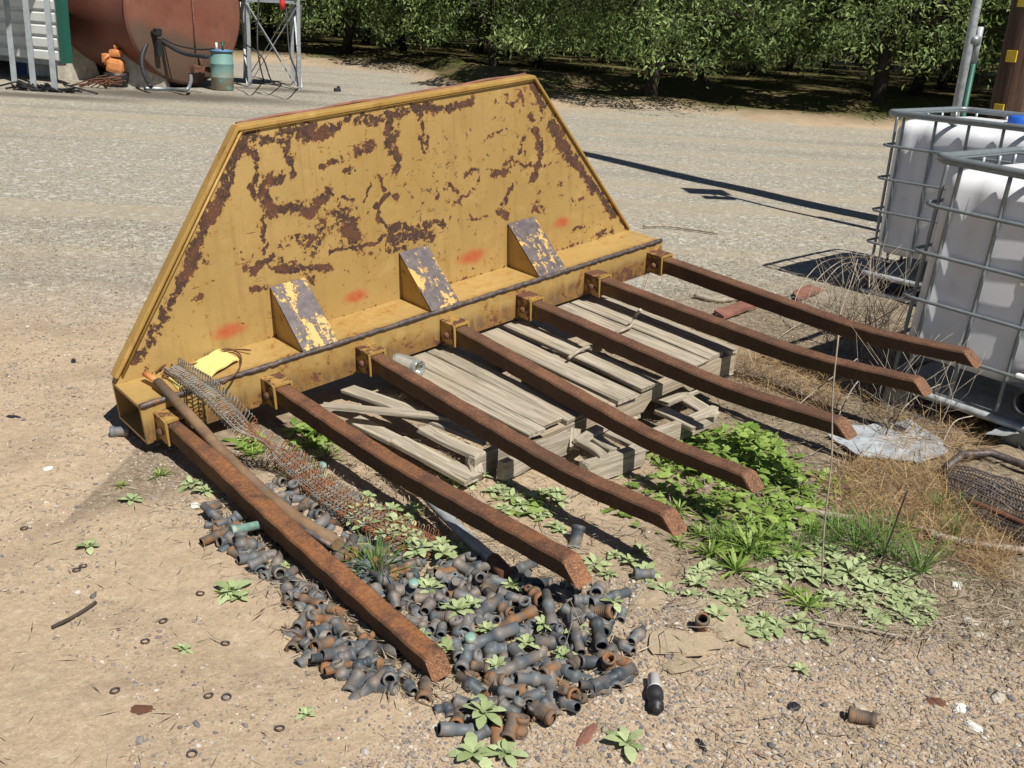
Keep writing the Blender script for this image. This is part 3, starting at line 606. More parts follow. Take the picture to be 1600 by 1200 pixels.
# right-hand end seen past the upper pallet
brd((1115,648),(1005,690),.06,.06,.035,.075,31,'woodx','stringer')
brd((1002,708),(912,738),.05,.05,.04,.08,32,'woodx','stringer')
brd((1105,597),(1030,628),.10,.10,.09,.018,33);brd((1062,617),(1112,648),.085,.085,.075,.018,34);brd((1030,640),(1088,668),.085,.085,.07,.018,35)
brd((905,690),(945,715),.09,.09,.04,.018,36);brd((925,678),(962,705),.09,.09,.05,.018,37);brd((900,668),(898,700),.12,.06,.04,.02,38)
brd((948,675),(1000,700),.08,.08,.05,.018,39);brd((955,660),(905,690),.11,.09,.04,.02,40)
brd((886,690),(840,708),.07,.07,.03,.085,41,'woodx','stringer');brd((830,712),(785,735),.05,.05,.035,.07,42,'woodx','stringer')
# left-hand collapsed slats
brd((545,608),(765,690),.12,.09,.075,.015,43);brd((508,634),(700,652),.12,.13,.045,.014,45);brd((552,655),(740,745),.05,.04,.075,.015,46)

brd((622,688),(735,750),.06,.03,.075,.018,47);brd((660,668),(750,712),.10,.09,.06,.018,48);brd((738,712),(745,748),.07,.02,.05,.05,50)
brd((610,640),(740,668),.10,.10,.08,.018,51)
brd((735,732),(795,705),.05,.05,.03,.08,53,'woodx','stringer')
tag(lp)
# ---------------------------------------------------------------- liquid totes
def tote(corner,deg,label,near):
    # origin at the front-left foot corner; local x runs along the long front, local y to the back
    r=empty('liquid_tote',(corner[0],corner[1],gz(corner[0],corner[1])+.0),R_(deg),label=label,cat='liquid tote',group='caged liquid totes at the right')
    if near: r.rotation_euler=(Matrix.Rotation(R_(3.2),3,Vector((.33,.94,0)))@Matrix.Rotation(R_(deg),3,'Z')).to_euler()
    A,B=1.2,1.0;z0=.15;HT_=1.14;zb=.10
    # bottle: rounded box with shallow panels
    bm=bmesh.new();bmesh.ops.create_cube(bm,size=1);hb=.93-zb
    bmesh.ops.scale(bm,vec=(A-.055,B-.055,hb),verts=bm.verts);bmesh.ops.translate(bm,vec=(A/2,B/2,z0+.01+zb+hb/2),verts=bm.verts)
    bmesh.ops.bevel(bm,geom=bm.edges[:],offset=.08,segments=6,affect='EDGES',profile=.5)
    bmesh.ops.subdivide_edges(bm,edges=[e for e in bm.edges if e.calc_length()>.3],cuts=22,use_grid_fill=True)
    zc=z0+.01+zb+hb/2
    for v in bm.verts:
        x,y,z=v.co
        fx=abs(x-A/2)/(A/2-.045);fy=abs(y-B/2)/(B/2-.045)
        bulge=.018*max(0,math.cos((x/A-.5)*math.pi))*max(0,math.cos((z-zc)/hb*2.4))
        if y<.07 and near: 
            v.co.y-=bulge
            if x<A*.3 and z>z0: v.co.y+=.02*math.exp(-((x-A*.13)/.035)**2)
            d=math.hypot((x-.62)/.20,(z-z0-.02)/.22);  v.co.y+=.10*max(0,1-d*d) if d<1 else 0
        elif y<.07: v.co.y-=bulge; v.co.y+=.018*math.exp(-((x-A*.16)/.035)**2)
        if z>z0+zb+hb-.02: v.co.z+=.02*math.exp(-(((x-A/2)/.35)**2+((y-B/2)/.3)**2))-.012*(1 if abs(x-A/2)<.05 else 0)
    me=bpy.data.meshes.new('bottle');bm.to_mesh(me);bm.free();me.polygons.foreach_set('use_smooth',[True]*len(me.polygons))
    bottle=link('bottle',me,r,M['hdpe'])
    cap=MB();cap.lathe([(0,.03),(.065,.03),(.082,.022),(.085,.0),(.086,-.02)],24,Matrix.Translation((A*.5,B*.5,z0+zb+hb+.045)));cap.build('cap',M['blue'] ,bottle)
    def ring(z,off,rad,mb,n=10):
        rc=.07;pts=[]
        for (cx,cy,a0) in((A-rc+off,B-rc+off,0),(rc-off,B-rc+off,90),(rc-off,rc-off,180),(A-rc+off,rc-off,270)):
            for k in range(5): a=R_(a0+90*k/4);pts.append((cx+rc*math.cos(a),cy+rc*math.sin(a),z))
        pts.append(pts[0]);mb.tube(pts,rad,8,cap=False)
    tr=MB();ring(HT_-.012,.012,.0145,tr);ring(HT_-.024,.012,.0125,tr);tr.build('top_rail',M['galv_tube'],r)
    cg=MB()
    for z in(.93,.73,.53,.33): ring(z,.017,.008,cg)
    xsn=[.10,.30,.50,.70,.90,1.10];ysn=[.10,.30,.5,.7,.9]
    def vert(x,y):
        pts=[];rr=[]
        for k in range(24):
            z=z0-.02+(HT_-z0-.01)*k/23;pts.append((x,y,z));near_=min(abs(z-q) for q in(.93,.73,.53,.33,HT_));rr.append(.0075 if near_<.02 else .0095)
        cg.tube(pts,rr,7)
    for x in xsn: vert(x,.004);vert(x,B-.004)
    for y in ysn: vert(.004,y);vert(A-.004,y)
    cg.build('cage',M['galv_tube'],r)
    tb=MB()
    for x in(.38,.82): tb.bar((x,0,HT_-.03),(x,.18,HT_-.085),.035,.008);tb.bar((x,.18,HT_-.085),(x,B-.18,HT_-.085),.035,.008);tb.bar((x,B-.18,HT_-.085),(x,B,HT_-.03),.035,.008)
    tb.build('top_bars',M['galv_tube'],r)
    bf=MB();ring(z0-.02,.012,.018,bf);bf.box((A/2,B/2,z0-.012),(A-.06,B-.06,.008));bf.bar((.02,.0,.02),(A-.02,0,.02),.04,.02);bf.bar((.02,B,.02),(A-.02,B,.02),.04,.02);bf.build('base_frame',M['galv'],r)
    for x in(.07,A/2,A-.07):
        for y in(.07,B/2,B-.07):
            f=MB();f.box((x,y,.062),(.12,.12,.124),bev=.02);f.build('foot',M['galv_tube'] if near else M['black'],r)
    v=MB();Mv=Matrix.Translation((.62,.05,z0+.10))@Matrix.Rotation(math.pi/2,4,'X')
    v.lathe([(.0,-.02),(.05,-.02),(.05,.06),(.062,.062),(.062,.11),(.052,.112),(.046,.112),(.040,.05),(.0,.05)],20,Mv);vo=v.build('valve',M['black'],r)
    v=MB();v.box((.60,-.005,z0+.185),(.13,.04,.022),bev=.008);v.box((.62,-.005,z0+.165),(.03,.03,.035),bev=.006);v.build('valve_handle',M['white'],vo)
    if near:
        p=MB();p.prism([(.445,.80),(.60,.775),(.61,.69),(.52,.705),(.455,.70),(.47,.745)],-.022,-.018,1);p.build('torn_label',M['paper'],r)
    return r
ca=gpg(1368,640)
tote((1.66,4.43),-43,'caged white liquid tote nearest the camera at the right edge, outlet valve at its foot',True)
tote((2.2,6.54),-46,'caged white liquid tote with a blue cap standing behind the nearest tote',False)
# ---------------------------------------------------------------- poles
ub=Vector((3.83,8.52,0));ub.z=gz(ub.x,ub.y)
up=empty('utility_pole',ub,label='thick brown wooden utility pole with yellow tags behind the totes',cat='utility pole')
p=MB();n=26;vs=[];fs=[];nz=22
for i in range(nz):
    z=-.1+9.2*i/(nz-1);rad=.178-.004*z
    for k in range(n): a=2*math.pi*k/n;q=rad*(1+.012*math.sin(k*7.3)+(-.05 if k in(3,14,20) else 0));vs.append((q*math.cos(a),q*math.sin(a),z))
for i in range(nz-1):
    for k in range(n): a=i*n+k;b=i*n+(k+1)%n;fs.append((a,b,b+n,a+n))
p.add(vs,fs,0,True);p.build('pole_shaft',M['pole_wood'],up)
for z,a in((1.06,210),(1.46,215),(1.86,216),(1.20,330),(1.63,335),(2.05,332)):
    s=MB();rad=.179-.004*z;ar=R_(a);s.box((rad*math.cos(ar),rad*math.sin(ar),z),(.012,.085,.085),ar,bev=.003);s.build('yellow_tag',M['yellow'],up)
mb_=Vector((3.31,8.33,0));mb_.z=gz(mb_.x,mb_.y)
mp=empty('light_pole',mb_,label='slim galvanised pole with a solar panel head left of the wooden utility pole',cat='light pole')
s=MB();s.tube([(0,0,-.05),(.0,0,1.8),(.03,.02,3.55)],[.034,.034,.03],12);s.build('pole_shaft',M['galv'],mp)
s=MB();s.tube([(.062,-.0,-.05),(.062,-.0,1.40)],.022,10);s.build('conduit',M['green_trim'],mp)
s=MB();s.tube([(.062,.0,1.40),(.062,.0,1.66)],.025,10);s.build('conduit_sleeve',M['galv'],mp)
s=MB();s.tube([(.0,.0,1.56),(.07,0,1.56)],.042,10);s.build('strap',M['galv_tube'],mp)
s=MB();s.box((.03,.0,3.6),(.42,.30,.03),Matrix.Rotation(.35,3,'X'));s.build('solar_panel',M['black'],mp)
s=MB();s.box((.05,-.28,3.48),(.3,.16,.04));s.tube([(.03,.0,3.5),(.04,-.25,3.48)],.015,6);s.build('lamp_head',M['galv'],mp)
# ---------------------------------------------------------------- tank, saddles, drum
tb_=at(292,121,1.0)
dT=18.6;RAD=1.22
cb=Vector(gp(290,141));nrm=Vector((.82,-.57,0)).normalized();ax=-nrm
c0=Vector(at(291,19,(FW@(np.array(cb)-CC))))
th_=math.atan2(ax.y,ax.x)
tk=empty('storage_tank',(c0.x,c0.y,0),th_,label='huge rust-red cylindrical tank lying on concrete saddles at the far left',cat='tank')
zc=c0.z;print('tank centre',c0[:],'radius by eye',zc)
RAD=1.17
s=MB();Mx=Matrix.Translation((0,0,zc))@Matrix.Rotation(math.pi/2,4,'Y')
s.lathe([(RAD,.03),(RAD,12.2),(RAD*.8,12.35),(0,12.4)],64,Mx);s.lathe([(RAD,.03),(RAD+.018,.03),(RAD+.018,.07),(RAD,.07)],64,Mx);s.build('tank_shell',M['tank'],tk)
s=MB();s.lathe([(0,0),(RAD*.7,-.004),(RAD*.97,0),(RAD+.004,.02),(RAD+.004,.04)],64,Mx);e=s.build('tank_end',M['tank_end'],tk)
def tl(px,py,off=.03):       # on the tank's end disc seen at a photo place, in tank coordinates
    o=np.array(c0);n_=np.array(nrm);d=ray(px,py);t=((o-CC)@n_)/(d@n_);P=Vector(CC+t*d)+nrm*off
    P=P-Vector((c0.x,c0.y,0));P.rotate(Matrix.Rotation(-th_,3,'Z'));return P
s=MB()
s.tube([tl(297,-40),tl(300,20),tl(304,85)],.012,6);s.build('sight_tube',M['rust_red'],tk)
s=MB();s.tube([tl(239,52,.0),tl(239,52,.16)],.055,10);s.box(tl(239,49,.12),(.1,.1,.1));s.box(tl(242,74,.1),(.07,.09,.28));s.build('outlet_fitting',M['black'],tk)
s=MB();s.box(tl(305,107,.14),(.12,.34,.08));s.tube([tl(296,102,.1),tl(322,112,.25)],.03,8);s.tube([tl(309,85,.03),tl(309,104,.12)],.02,6);s.build('drain_valve',M['rust_plain'],tk)
for i,(px,py,lb) in enumerate(((130,122,'pale tapered concrete block under the tank beside the green trimmed shed'),(205,137,'pale tapered concrete block under the tank behind the orange jug'))):
    a=gpg(px,py);s=MB();L0=[(-.55,0),(.55,0),(.34,1.0),(-.34,1.0)];hgt=[.62,.72][i]
    s.prism([(q[0],q[1]*hgt) for q in L0],-.18,.18,1);o=s.build('concrete_saddle',M['concrete']);o.scale=([.75,.8][i],1,1);o.location=(a.x+[.05,.10][i],a.y+[-.3,.3][i],a.z-.02);o.rotation_euler.z=R_(12);tag(o,lb,'concrete block')
da=gpg(343,142);dr=empty('drum',(da.x,da.y+.2,da.z),label='weathered blue-green barrel with a blue rim beside the tank',cat='barrel')
s=MB();rr=.2
s.lathe([(0,0),(.175,0),(.19,.02),(.192,.2),(.2,.215),(.2,.225),(.192,.24),(.195,.42),(.203,.435),(.203,.445),(.193,.46),(.185,.62),(.18,.635)],28);s.build('barrel_body',M['drum'],dr)
s=MB();s.lathe([(.18,.632),(.205,.635),(.205,.665),(.19,.668),(.185,.655),(0,.655)],28);s.build('lid',M['drum_lid'],dr)
s=MB();s.tube([(-.08,0,.655),(-.08,0,.78)],.02,7);s.build('pump_tube',M['white'],dr);s=MB();s.tube([(.02,.02,.655),(.02,.02,.79)],.02,7);s.box((.02,.02,.78),(.09,.03,.03));s.build('tap',M['green_trim'],dr)
def hose(name,pts,r,mat,label,cat='hose',n=8,sub=6):
    P=[Vector(p) for p in pts];out=[]
    for i in range(len(P)-1):
        p0=P[max(i-1,0)];p1=P[i];p2=P[i+1];p3=P[min(i+2,len(P)-1)]
        for k in range(sub):
            t=k/sub;out.append(.5*((2*p1)+(p2-p0)*t+(2*p0-5*p1+4*p2-p3)*t*t+(3*p1-p0-3*p2+p3)*t**3))
    out.append(P[-1]);s=MB();s.tube(out,r,n);o=s.build(name,M[mat]);
    if label:tag(o,label,cat)
    return o
dep=float(FW@(np.array(cb)-CC))-.9
A_=lambda x,y,d=0:Vector(at(x,y,dep+d))
hose('hose',[A_(239,56,.7),A_(231,66,.5),A_(222,88,.35),A_(224,112,.2),A_(236,138,0)+Vector((0,0,.02))],.035,'blackhose','black hose looping from the tank outlet down to the ground')
hose('hose',[A_(243,57,.7),A_(265,72,.5),A_(290,84,.35),A_(325,89,.1)],.035,'blackhose','thick black hose drooping from the tank outlet to the barrel rim')
hose('hose',[A_(248,56,.7),A_(275,70,.5),A_(310,77,.3),A_(335,76,.1)],.014,'blackhose','thin dark hose running above the thick one to the barrel top')
hose('hose',[A_(298,118,.3),A_(298,128,.2),A_(290,141,0),gpg(265,143)+Vector((0,0,.04)),gpg(225,142)+Vector((0,0,.04))],.03,'galv_tube','pale grey hose hanging from the drain valve onto the oily ground')
# lattice stand
Lg=[gpg(391,136),gpg(468,141),gpg(431,112),gpg(487,117)]
tdep=[float(FW@(np.array(q)-CC)) for q in Lg]
ts=empty('lattice_stand',((Lg[0].x+Lg[3].x)/2,(Lg[0].y+Lg[3].y)/2,0),label='tall steel angle-iron stand with crossed braces beside the barrel',cat='steel stand')
o0=Vector(ts.location);hx=2.9
Lg=[Lg[0],Lg[1],Lg[1]+Vector((-.35,1.05,0)),Lg[0]+Vector((-.35,1.05,0))]
def rel(v): return Vector(v)-o0
for q in Lg:
    s=MB();s.bar(rel(q),rel(q+Vector((0,0,hx))),.055,.055);s.build('leg',M['galv'],ts)
for i in range(4):
    a,b=Lg[i],Lg[(i+1)%4]
    for (z0_,z1_) in((.05,1.45),(1.45,.05),(1.55,2.85),(2.85,1.55)):
        off=(b-a).normalized().cross(Vector((0,0,1)))*(.035 if z0_<z1_ else .05)
        s=MB();s.bar(rel(a+Vector((0,0,z0_))+off),rel(b+Vector((0,0,z1_))+off),.035,.008);s.build('brace',M['galv'],ts)
    s=MB();s.bar(rel(a+Vector((0,0,1.5))),rel(b+Vector((0,0,1.5))),.06,.05);s.build('rail',M['post_grey'],ts)
s=MB();c_=sum((rel(q) for q in Lg),Vector())/4;s.box(c_+Vector((0,0,1.56)),(.95,1.0,.035),math.atan2((Lg[1]-Lg[0]).y,(Lg[1]-Lg[0]).x));s.build('shelf',M['post_grey'],ts)
q=A_(441,6,-.15);s=MB();s.lathe([(0,0),(.04,0),(.045,.10),(.02,.2),(.02,.28),(0,.28)],12);o=s.build('red_nozzle',M['red']);o.location=q-Vector((0,0,.08));tag(o,'small red nozzle hanging from the steel stand','nozzle')
for i,pp in enumerate(([(405,-20),(402,60),(406,100),(412,125)],[(447,10),(452,80),(462,110),(466,137)],[(385,70),(410,90),(425,128),(440,132)])):
    hose('cable',[A_(x,y,(.3,.0,.7)[i]) if j<len(pp)-1 else gpg(x,y) for j,(x,y) in enumerate(pp)],.013,'blackhose',['dark cable dropping inside the steel stand','dark cable hanging down the right leg of the steel stand','loose cable sagging from the tank to the foot of the steel stand'][i],'cable',6)
# orange jug, black pot, oddments
ja=gpg(184,136)
j=empty('jug',ja,label='orange plastic jug set in a black pot before the concrete block',cat='jug')
s=MB();s.lathe([(0,.0),(.16,.0),(.19,.17),(.195,.24),(.185,.24),(.17,.2),(0,.2)],18);s.build('pot',M['black'],j)
s=MB();s.box((0,0,.34),(.30,.22,.24),Matrix.Rotation(.15,3,'Y'),0,.07);s.box((.02,0,.55),(.22,.16,.12),bev=.04);s.tube([(.02,0,.6),(.02,0,.68)],.04,10);s.tube([(-.06,-.1,.52),(-.14,-.12,.47),(-.13,-.12,.36)],.02,6);s.box((-.14,-.02,.46),(.16,.09,.16),bev=.03);s.build('jug_body',M['orange'],j)
pb=gpg(190,138);s=MB();s.lathe([(0,.0),(.15,.0),(.17,.2),(.18,.24),(0,.24)],18);o=s.build('tub',M['black']);o.location=(ja.x+.05,ja.y+.15,ja.z+.70);o.scale=(.85,)*3;tag(o,'black tub with white rag on the concrete block above the orange jug','tub')
s=MB();s.lathe([(0,.05),(.10,.02),(.14,0)],9);o=s.build('rag',M['paper']);o.location=(ja.x+.05,ja.y+.12,ja.z+.90);tag(o,'crumpled white rag on the black tub','rag')
rb=gpg(128,140);s=MB()
for k in range(16):
    a=Vector((rnd.uniform(-.6,.3),rnd.uniform(-.2,.3),.02));b=Vector((rnd.uniform(.15,.6),rnd.uniform(-.1,.3),rnd.uniform(.08,.3)));s.tube([a,(a+b)/2+Vector((0,0,.06)),b],.012,5)
o=s.build('brush_heap',M['rust_plain']);o.location=gpg(150,138);o.scale=(.75,.7,.8);tag(o,'heap of reddish wire and sticks left of the orange jug','scrap heap')
# shed
sh=empty('shed',label='white corrugated metal shed with green corner trim and grey posts at the far left',cat='shed')
pc=Vector(gp(100,141));dS=17.2
cor=Vector(at(101,70,dS));cor.z=0;wd_=Vector((-.93,.36,0)).normalized()
zb=(np.array(at(101,97,dS)))[2]
s=MB();zz0=zb;x0_=0
rib=.20;vs=[];fs=[];Zt=4.5;n=int((Zt-zz0)/rib);nrmS=Vector((wd_.y,-wd_.x,0));nrmS=nrmS if nrmS.y<0 else -nrmS
prof=[]
for i in range(n): prof+=[(zz0+i*rib,0),(zz0+i*rib+.02,.05),(zz0+i*rib+.14,.05),(zz0+i*rib+.185,0)]
for (z,o_) in prof:
    for L_ in(0,9.): v=cor+wd_*L_+nrmS*(o_);vs.append((v.x,v.y,z))
for (z,o_) in prof:
    for L_ in(0,9.): v=cor+wd_*L_-nrmS*.06;vs.append((v.x,v.y,z))
m_=len(prof)
for i in range(m_-1): fs.append((2*i,2*i+1,2*i+3,2*i+2));fs.append((2*m_+2*i,2*m_+2*i+2,2*m_+2*i+3,2*m_+2*i+1))
s.add(vs,fs);
end=cor+Vector((-.62,.78,0))*3.2
s.bar(cor-nrmS*.12+wd_*.12+Vector((0,0,(Zt+zz0)/2)),end+Vector((0,0,(Zt+zz0)/2)),.05,Zt-zz0)
s.build('wall',M['siding'],sh)
s=MB();c2=cor+nrmS*.03;s.box((c2.x+.03,c2.y,(Zt+zz0)/2+.0),(.13,.14,Zt-zz0+.04),math.atan2(wd_.y,wd_.x));s.build('corner_trim',M['green_trim'],sh)
fl=MB();mid=cor+wd_*4.6-nrmS*.12;fl.box((mid.x,mid.y,zz0-.04),(8.8,.16,.08),math.atan2(wd_.y,wd_.x));fl.build('floor_deck',M['post_grey'],sh)
for i,(px,py) in enumerate(((86,144),(53,137),(23,128),(-12,122))):
    b=gpg(px,py);s=MB();s.box((b.x,b.y,2.2),(.085,.085,4.6),.35);s.build('post',M['post_grey'],sh)
rf=MB();mid=cor+wd_*3.55+nrmS*.65;rf.box((mid.x,mid.y,4.6),(10.,6.0,.12),math.atan2(wd_.y,wd_.x));rf.build('roof',M['siding'],sh)
wb=gpg(72,118);s=MB();s.lathe([(0,0),(.3,0),(.31,.03),(.30,.38),(0,.4)],20);o=s.build('white_barrel',M['white']);o.location=wb;tag(o,'white plastic barrel under the shed wall','barrel')
s=MB();s.box((0,0,.13),(.28,.25,.26),bev=.01);o=s.build('blue_tin',M['dblue']);o.location=gpg(58,116)+Vector((-.1,-.12,0));tag(o,'blue box beside the white barrel under the shed','box')
s=MB();
for k in range(26): a=Vector((rnd.uniform(-.5,.5),rnd.uniform(-.15,.15),0));s.tube([a,a+Vector((rnd.uniform(-.2,.2),0,rnd.uniform(.03,.14))),a+Vector((rnd.uniform(-.4,.4),0,.02))],.015,5)
o=s.build('black_netting',M['black']);o.location=gpg(72,143);tag(o,'tangle of black netting at the foot of the shed posts','netting')
s=MB();s.box((0,0,.03),(.12,.09,.06),.4,bev=.01);s.box((.02,0,.075),(.05,.05,.04));o=s.build('black_plug',M['black']);o.location=gpg(527,143);tag(o,'small black plastic block alone on the far tan dirt','block')
# ---------------------------------------------------------------- ground cover: stones, litter, straw
def inpoly(px,py,poly):
    c=np.zeros(len(px),bool);n=len(poly)
    for i in range(n):
        x1,y1=poly[i];x2,y2=poly[(i+1)%n];m=((y1>py)!=(y2>py))&(px<(x2-x1)*(py-y1)/(y2-y1+1e-9)+x1);c^=m
    return c
def world_poly(poly): return [tuple(gp(*p)[:2]) for p in poly]
def scatter(n,poly,rs,edge=0.):
    wp=np.array(world_poly(poly));lo=wp.min(0);hi=wp.max(0);out=np.zeros((0,2))
    while len(out)<n:
        q=lo+(hi-lo)*rs.rand(n*2,2);q=q[inpoly(q[:,0],q[:,1],wp)];out=np.concatenate([out,q])
    return out[:n]
def pebbles(name,XY,S,colf,rs,label):
    ico=bmesh.new();bmesh.ops.create_icosphere(ico,subdivisions=1,radius=1);iv=np.array([v.co[:] for v in ico.verts]);fi=np.array([[v.index for v in f.verts] for f in ico.faces]);ico.free()
    n=len(XY);z=gh(XY[:,0],XY[:,1]);j=1+rs.uniform(-.28,.28,(n,12,1));V=iv[None]*j*(S[:,None,None]*np.stack([rs.uniform(.8,1.3,n),rs.uniform(.6,1.,n),rs.uniform(.4,.75,n)],1)[:,None,:])
    a=rs.uniform(0,6.28,n);c,s=np.cos(a),np.sin(a);Vx=V[:,:,0]*c[:,None]-V[:,:,1]*s[:,None];Vy=V[:,:,0]*s[:,None]+V[:,:,1]*c[:,None]
    V=np.stack([Vx+XY[:,0:1],Vy+XY[:,1:2],V[:,:,2]+(z+S*.12)[:,None]],2).reshape(-1,3);F=(fi[None]+(np.arange(n)*12)[:,None,None]).reshape(-1,3)
    col=np.repeat(colf(n),12,0);o=npmesh(name,V,F,M['stone'],False,None,cols=dict(Col=col));return tag(o,label,'gravel',kind='stuff')
rs=np.random.RandomState(3)
PAL=np.array([(.42,.36,.28),(.52,.46,.38),(.22,.20,.19),(.14,.14,.15),(.34,.24,.17),(.60,.56,.50),(.30,.28,.26),(.40,.30,.2)])
def pc1(n): c=PAL[rs.choice(8,n,p=[.22,.16,.14,.08,.14,.05,.11,.10])]; return np.clip(c*rs.uniform(.75,1.2,(n,1)),0,1)
a1=scatter(26000,[(960,900),(1200,930),(1620,980),(1620,1220),(500,1220),(640,1130)],rs)
a2=scatter(7000,[(-20,560),(180,620),(420,830),(600,1150),(700,1220),(-20,1220)],rs);a2=a2[fbm(a2[:,0]*3,a2[:,1]*3,55,3)>.42]
a3=scatter(16000,[(-20,330),(300,350),(170,620),(-20,640),(-20,400)],rs)
a4=scatter(15000,[(1035,380),(1370,330),(1370,470),(1380,640),(1620,730),(1620,980),(1100,900),(600,700),(500,620)],rs)
a5=scatter(6000,[(150,680),(420,700),(960,900),(1000,1100),(600,1150),(400,900)],rs)
XY=np.concatenate([a1,a2,a3,a4,a5]);S=np.clip(rs.lognormal(math.log(.0029),.46,len(XY)),.0015,.013)
pebbles('gravel',XY,S,pc1,rs,'loose pebbles and grit strewn over the near dirt')
def litter(name,polyN,lab,mat,L0,L1,up=.12,lift=.012,wf=.06,rsd=1,cat='litter'):
    rs=np.random.RandomState(rsd);P=np.concatenate([scatter(n,p,rs) for n,p in polyN]);n=len(P);z=gh(P[:,0],P[:,1])+rs.uniform(0,lift,n)
    a=rs.uniform(0,6.28,n);el=rs.normal(0,up,n);D=np.stack([np.cos(a)*np.cos(el),np.sin(a)*np.cos(el),np.abs(np.sin(el))],1);Nn=unit(rs.normal(0,.5,(n,3))+np.array([0,0,1.]));L=rs.uniform(L0,L1,n)*rs.uniform(.5,1.2,n)
    o=blades(name,np.concatenate([P,z[:,None]],1),D,Nn,L,np.maximum(L*wf,.0012),M[mat],rs.rand(n),None,.15*rs.uniform(-1,1));return tag(o,lab,cat,kind='stuff')
LITP=[(1040,430),(1150,400),(1300,440),(1390,650),(1600,740),(1620,1000),(1450,960),(1250,1000),(1000,930),(900,900),(700,800),(520,700),(620,640),(1060,560)]
litter('plant_litter',[(13000,LITP),(2500,[(380,720),(560,690),(900,900),(1000,1000),(800,900)]),(2600,[(455,1000),(520,880),(700,880),(880,940),(1000,1010),(985,1080),(820,1150),(690,1110),(490,1040)]),(900,[(320,800),(395,760),(560,900),(640,1000),(470,960)]),(1100,[(1000,900),(1620,950),(1620,1220),(1100,1220)]),(1500,[(1300,900),(1620,900),(1620,1020),(1300,1000)]),(260,[(-20,600),(170,640),(420,850),(600,1150),(700,1220),(-20,1220)]),(500,[(200,720),(330,740),(600,980),(700,1120),(560,1100),(300,860)])],'dead stems and leaf litter lying between the rake and the totes','litter',.015,.06,.12,.02,.07,4)
litter('dry_grass',[(5200,[(1290,760),(1330,720),(1480,735),(1520,800),(1600,860),(1560,920),(1450,860),(1310,820)]),(2300,[(1120,560),(1250,560),(1330,620),(1300,650),(1120,600)]),(1500,[(1330,600),(1400,640),(1560,690),(1500,740),(1400,720)])],'matted tan and rusty dry grass at the lower right by the totes','drygrass',.04,.13,.5,.03,.022,5,'dry grass')
# green leafy weeds growing as a mass
def weedmass(name,items,mat,lab,L0,L1,wf,el,rsd,cat):
    rs=np.random.RandomState(rsd);PP=[]
    for (px,py,r,n,hh) in items:
        c=gpg(px,py);q=rs.normal(0,1,(n,2))*r*.55;P=np.stack([c.x+q[:,0],c.y+q[:,1]],1);z=gh(P[:,0],P[:,1])+rs.uniform(0,1,n)**1.3*hh*np.exp(-(q**2).sum(1)/(r*r)*1.2);PP.append(np.concatenate([P,z[:,None]],1))
    P=np.concatenate(PP);n=len(P);a=rs.uniform(0,6.28,n);e=rs.uniform(el[0],el[1],n);D=np.stack([np.cos(a)*np.cos(e),np.sin(a)*np.cos(e),np.sin(e)],1);Nn=unit(rs.normal(0,.35,(n,3))+np.array([0,0,1.]));L=rs.uniform(L0,L1,n)
    o=blades(name,P,D,Nn,L,L*wf,M[mat],rs.rand(n),None,.25,3);return tag(o,lab,cat,kind='stuff')
weedmass('green_weeds',[(1150,712,.17,300,.13),(1095,735,.15,230,.11),(1200,745,.14,180,.11),(1060,715,.10,80,.05),(1225,790,.12,70,.03),(1030,775,.12,60,.03),(1130,795,.16,160,.06),(1180,850,.14,120,.05),(1230,810,.12,90,.05),(1180,690,.10,110,.07),(1165,740,.12,90,.05),(1100,700,.08,60,.06),(395,700,.07,60,.03),(500,690,.09,90,.05),(480,670,.06,40,.04),(840,790,.1,40,.02),(1000,800,.1,40,.02),(1290,760,.12,50,.03)],'leaf_weed','lush green broadleaf weeds under the tips of the middle tines',.022,.055,.62,(-.1,.7),8,'weeds')
# countable plants
def rosette(seed,nl,L,wf,mat,el0,el1,curl):
    rs=np.random.RandomState(seed);a=np.arange(nl)*2.4+rs.uniform(-.3,.3,nl);t=np.linspace(0,1,nl);e=el0+(el1-el0)*t+rs.uniform(-.12,.12,nl)
    D=np.stack([np.cos(a)*np.cos(e),np.sin(a)*np.cos(e),np.sin(e)],1);Nn=np.stack([-np.cos(a)*np.sin(e),-np.sin(a)*np.sin(e),np.cos(e)],1);LL=L*(1-.45*t)*rs.uniform(.8,1.15,nl)
    P=D*np.array([1,1,0])*L*.06+np.array([0,0,.006]);me=blades('rosette',P,D,Nn,LL,LL*wf,None,rs.uniform(0,1,nl),None,curl,3,wf>.4);me.materials.append(M[mat]);return me
MUL=[rosette(s,10+s%4,.05,.5,'leaf_mullein',.10,1.1,.30) for s in range(5)]
WED=[rosette(s+20,24,.075,.15,'leaf_weed',.15,1.35,.25) for s in range(3)]
GRS=[rosette(s+40,40,.16,.026,'grass',.6,1.52,.3) for s in range(3)]
def plants(name,pts,meshes,label,cat,group,s0=.8,s1=1.2):
    for i,p in enumerate(pts):
        sc=p[2] if len(p)>2 else 1;g=gpg(p[0],p[1])
        if name=='mullein_rosette' and 535<p[0]<700 and 780<p[1]<890: g.z+=.03
        if name=='mullein_rosette' and 640<p[0]<960 and 900<p[1]<1170: g.z+=.026
        o=link(name,meshes[i%len(meshes)]);o.location=g;s=rnd.uniform(s0,s1)*sc;o.scale=(s,s,s);o.rotation_euler=(rnd.uniform(-.1,.1),rnd.uniform(-.1,.1),rnd.uniform(0,6.28));tag(o,label,cat,group)
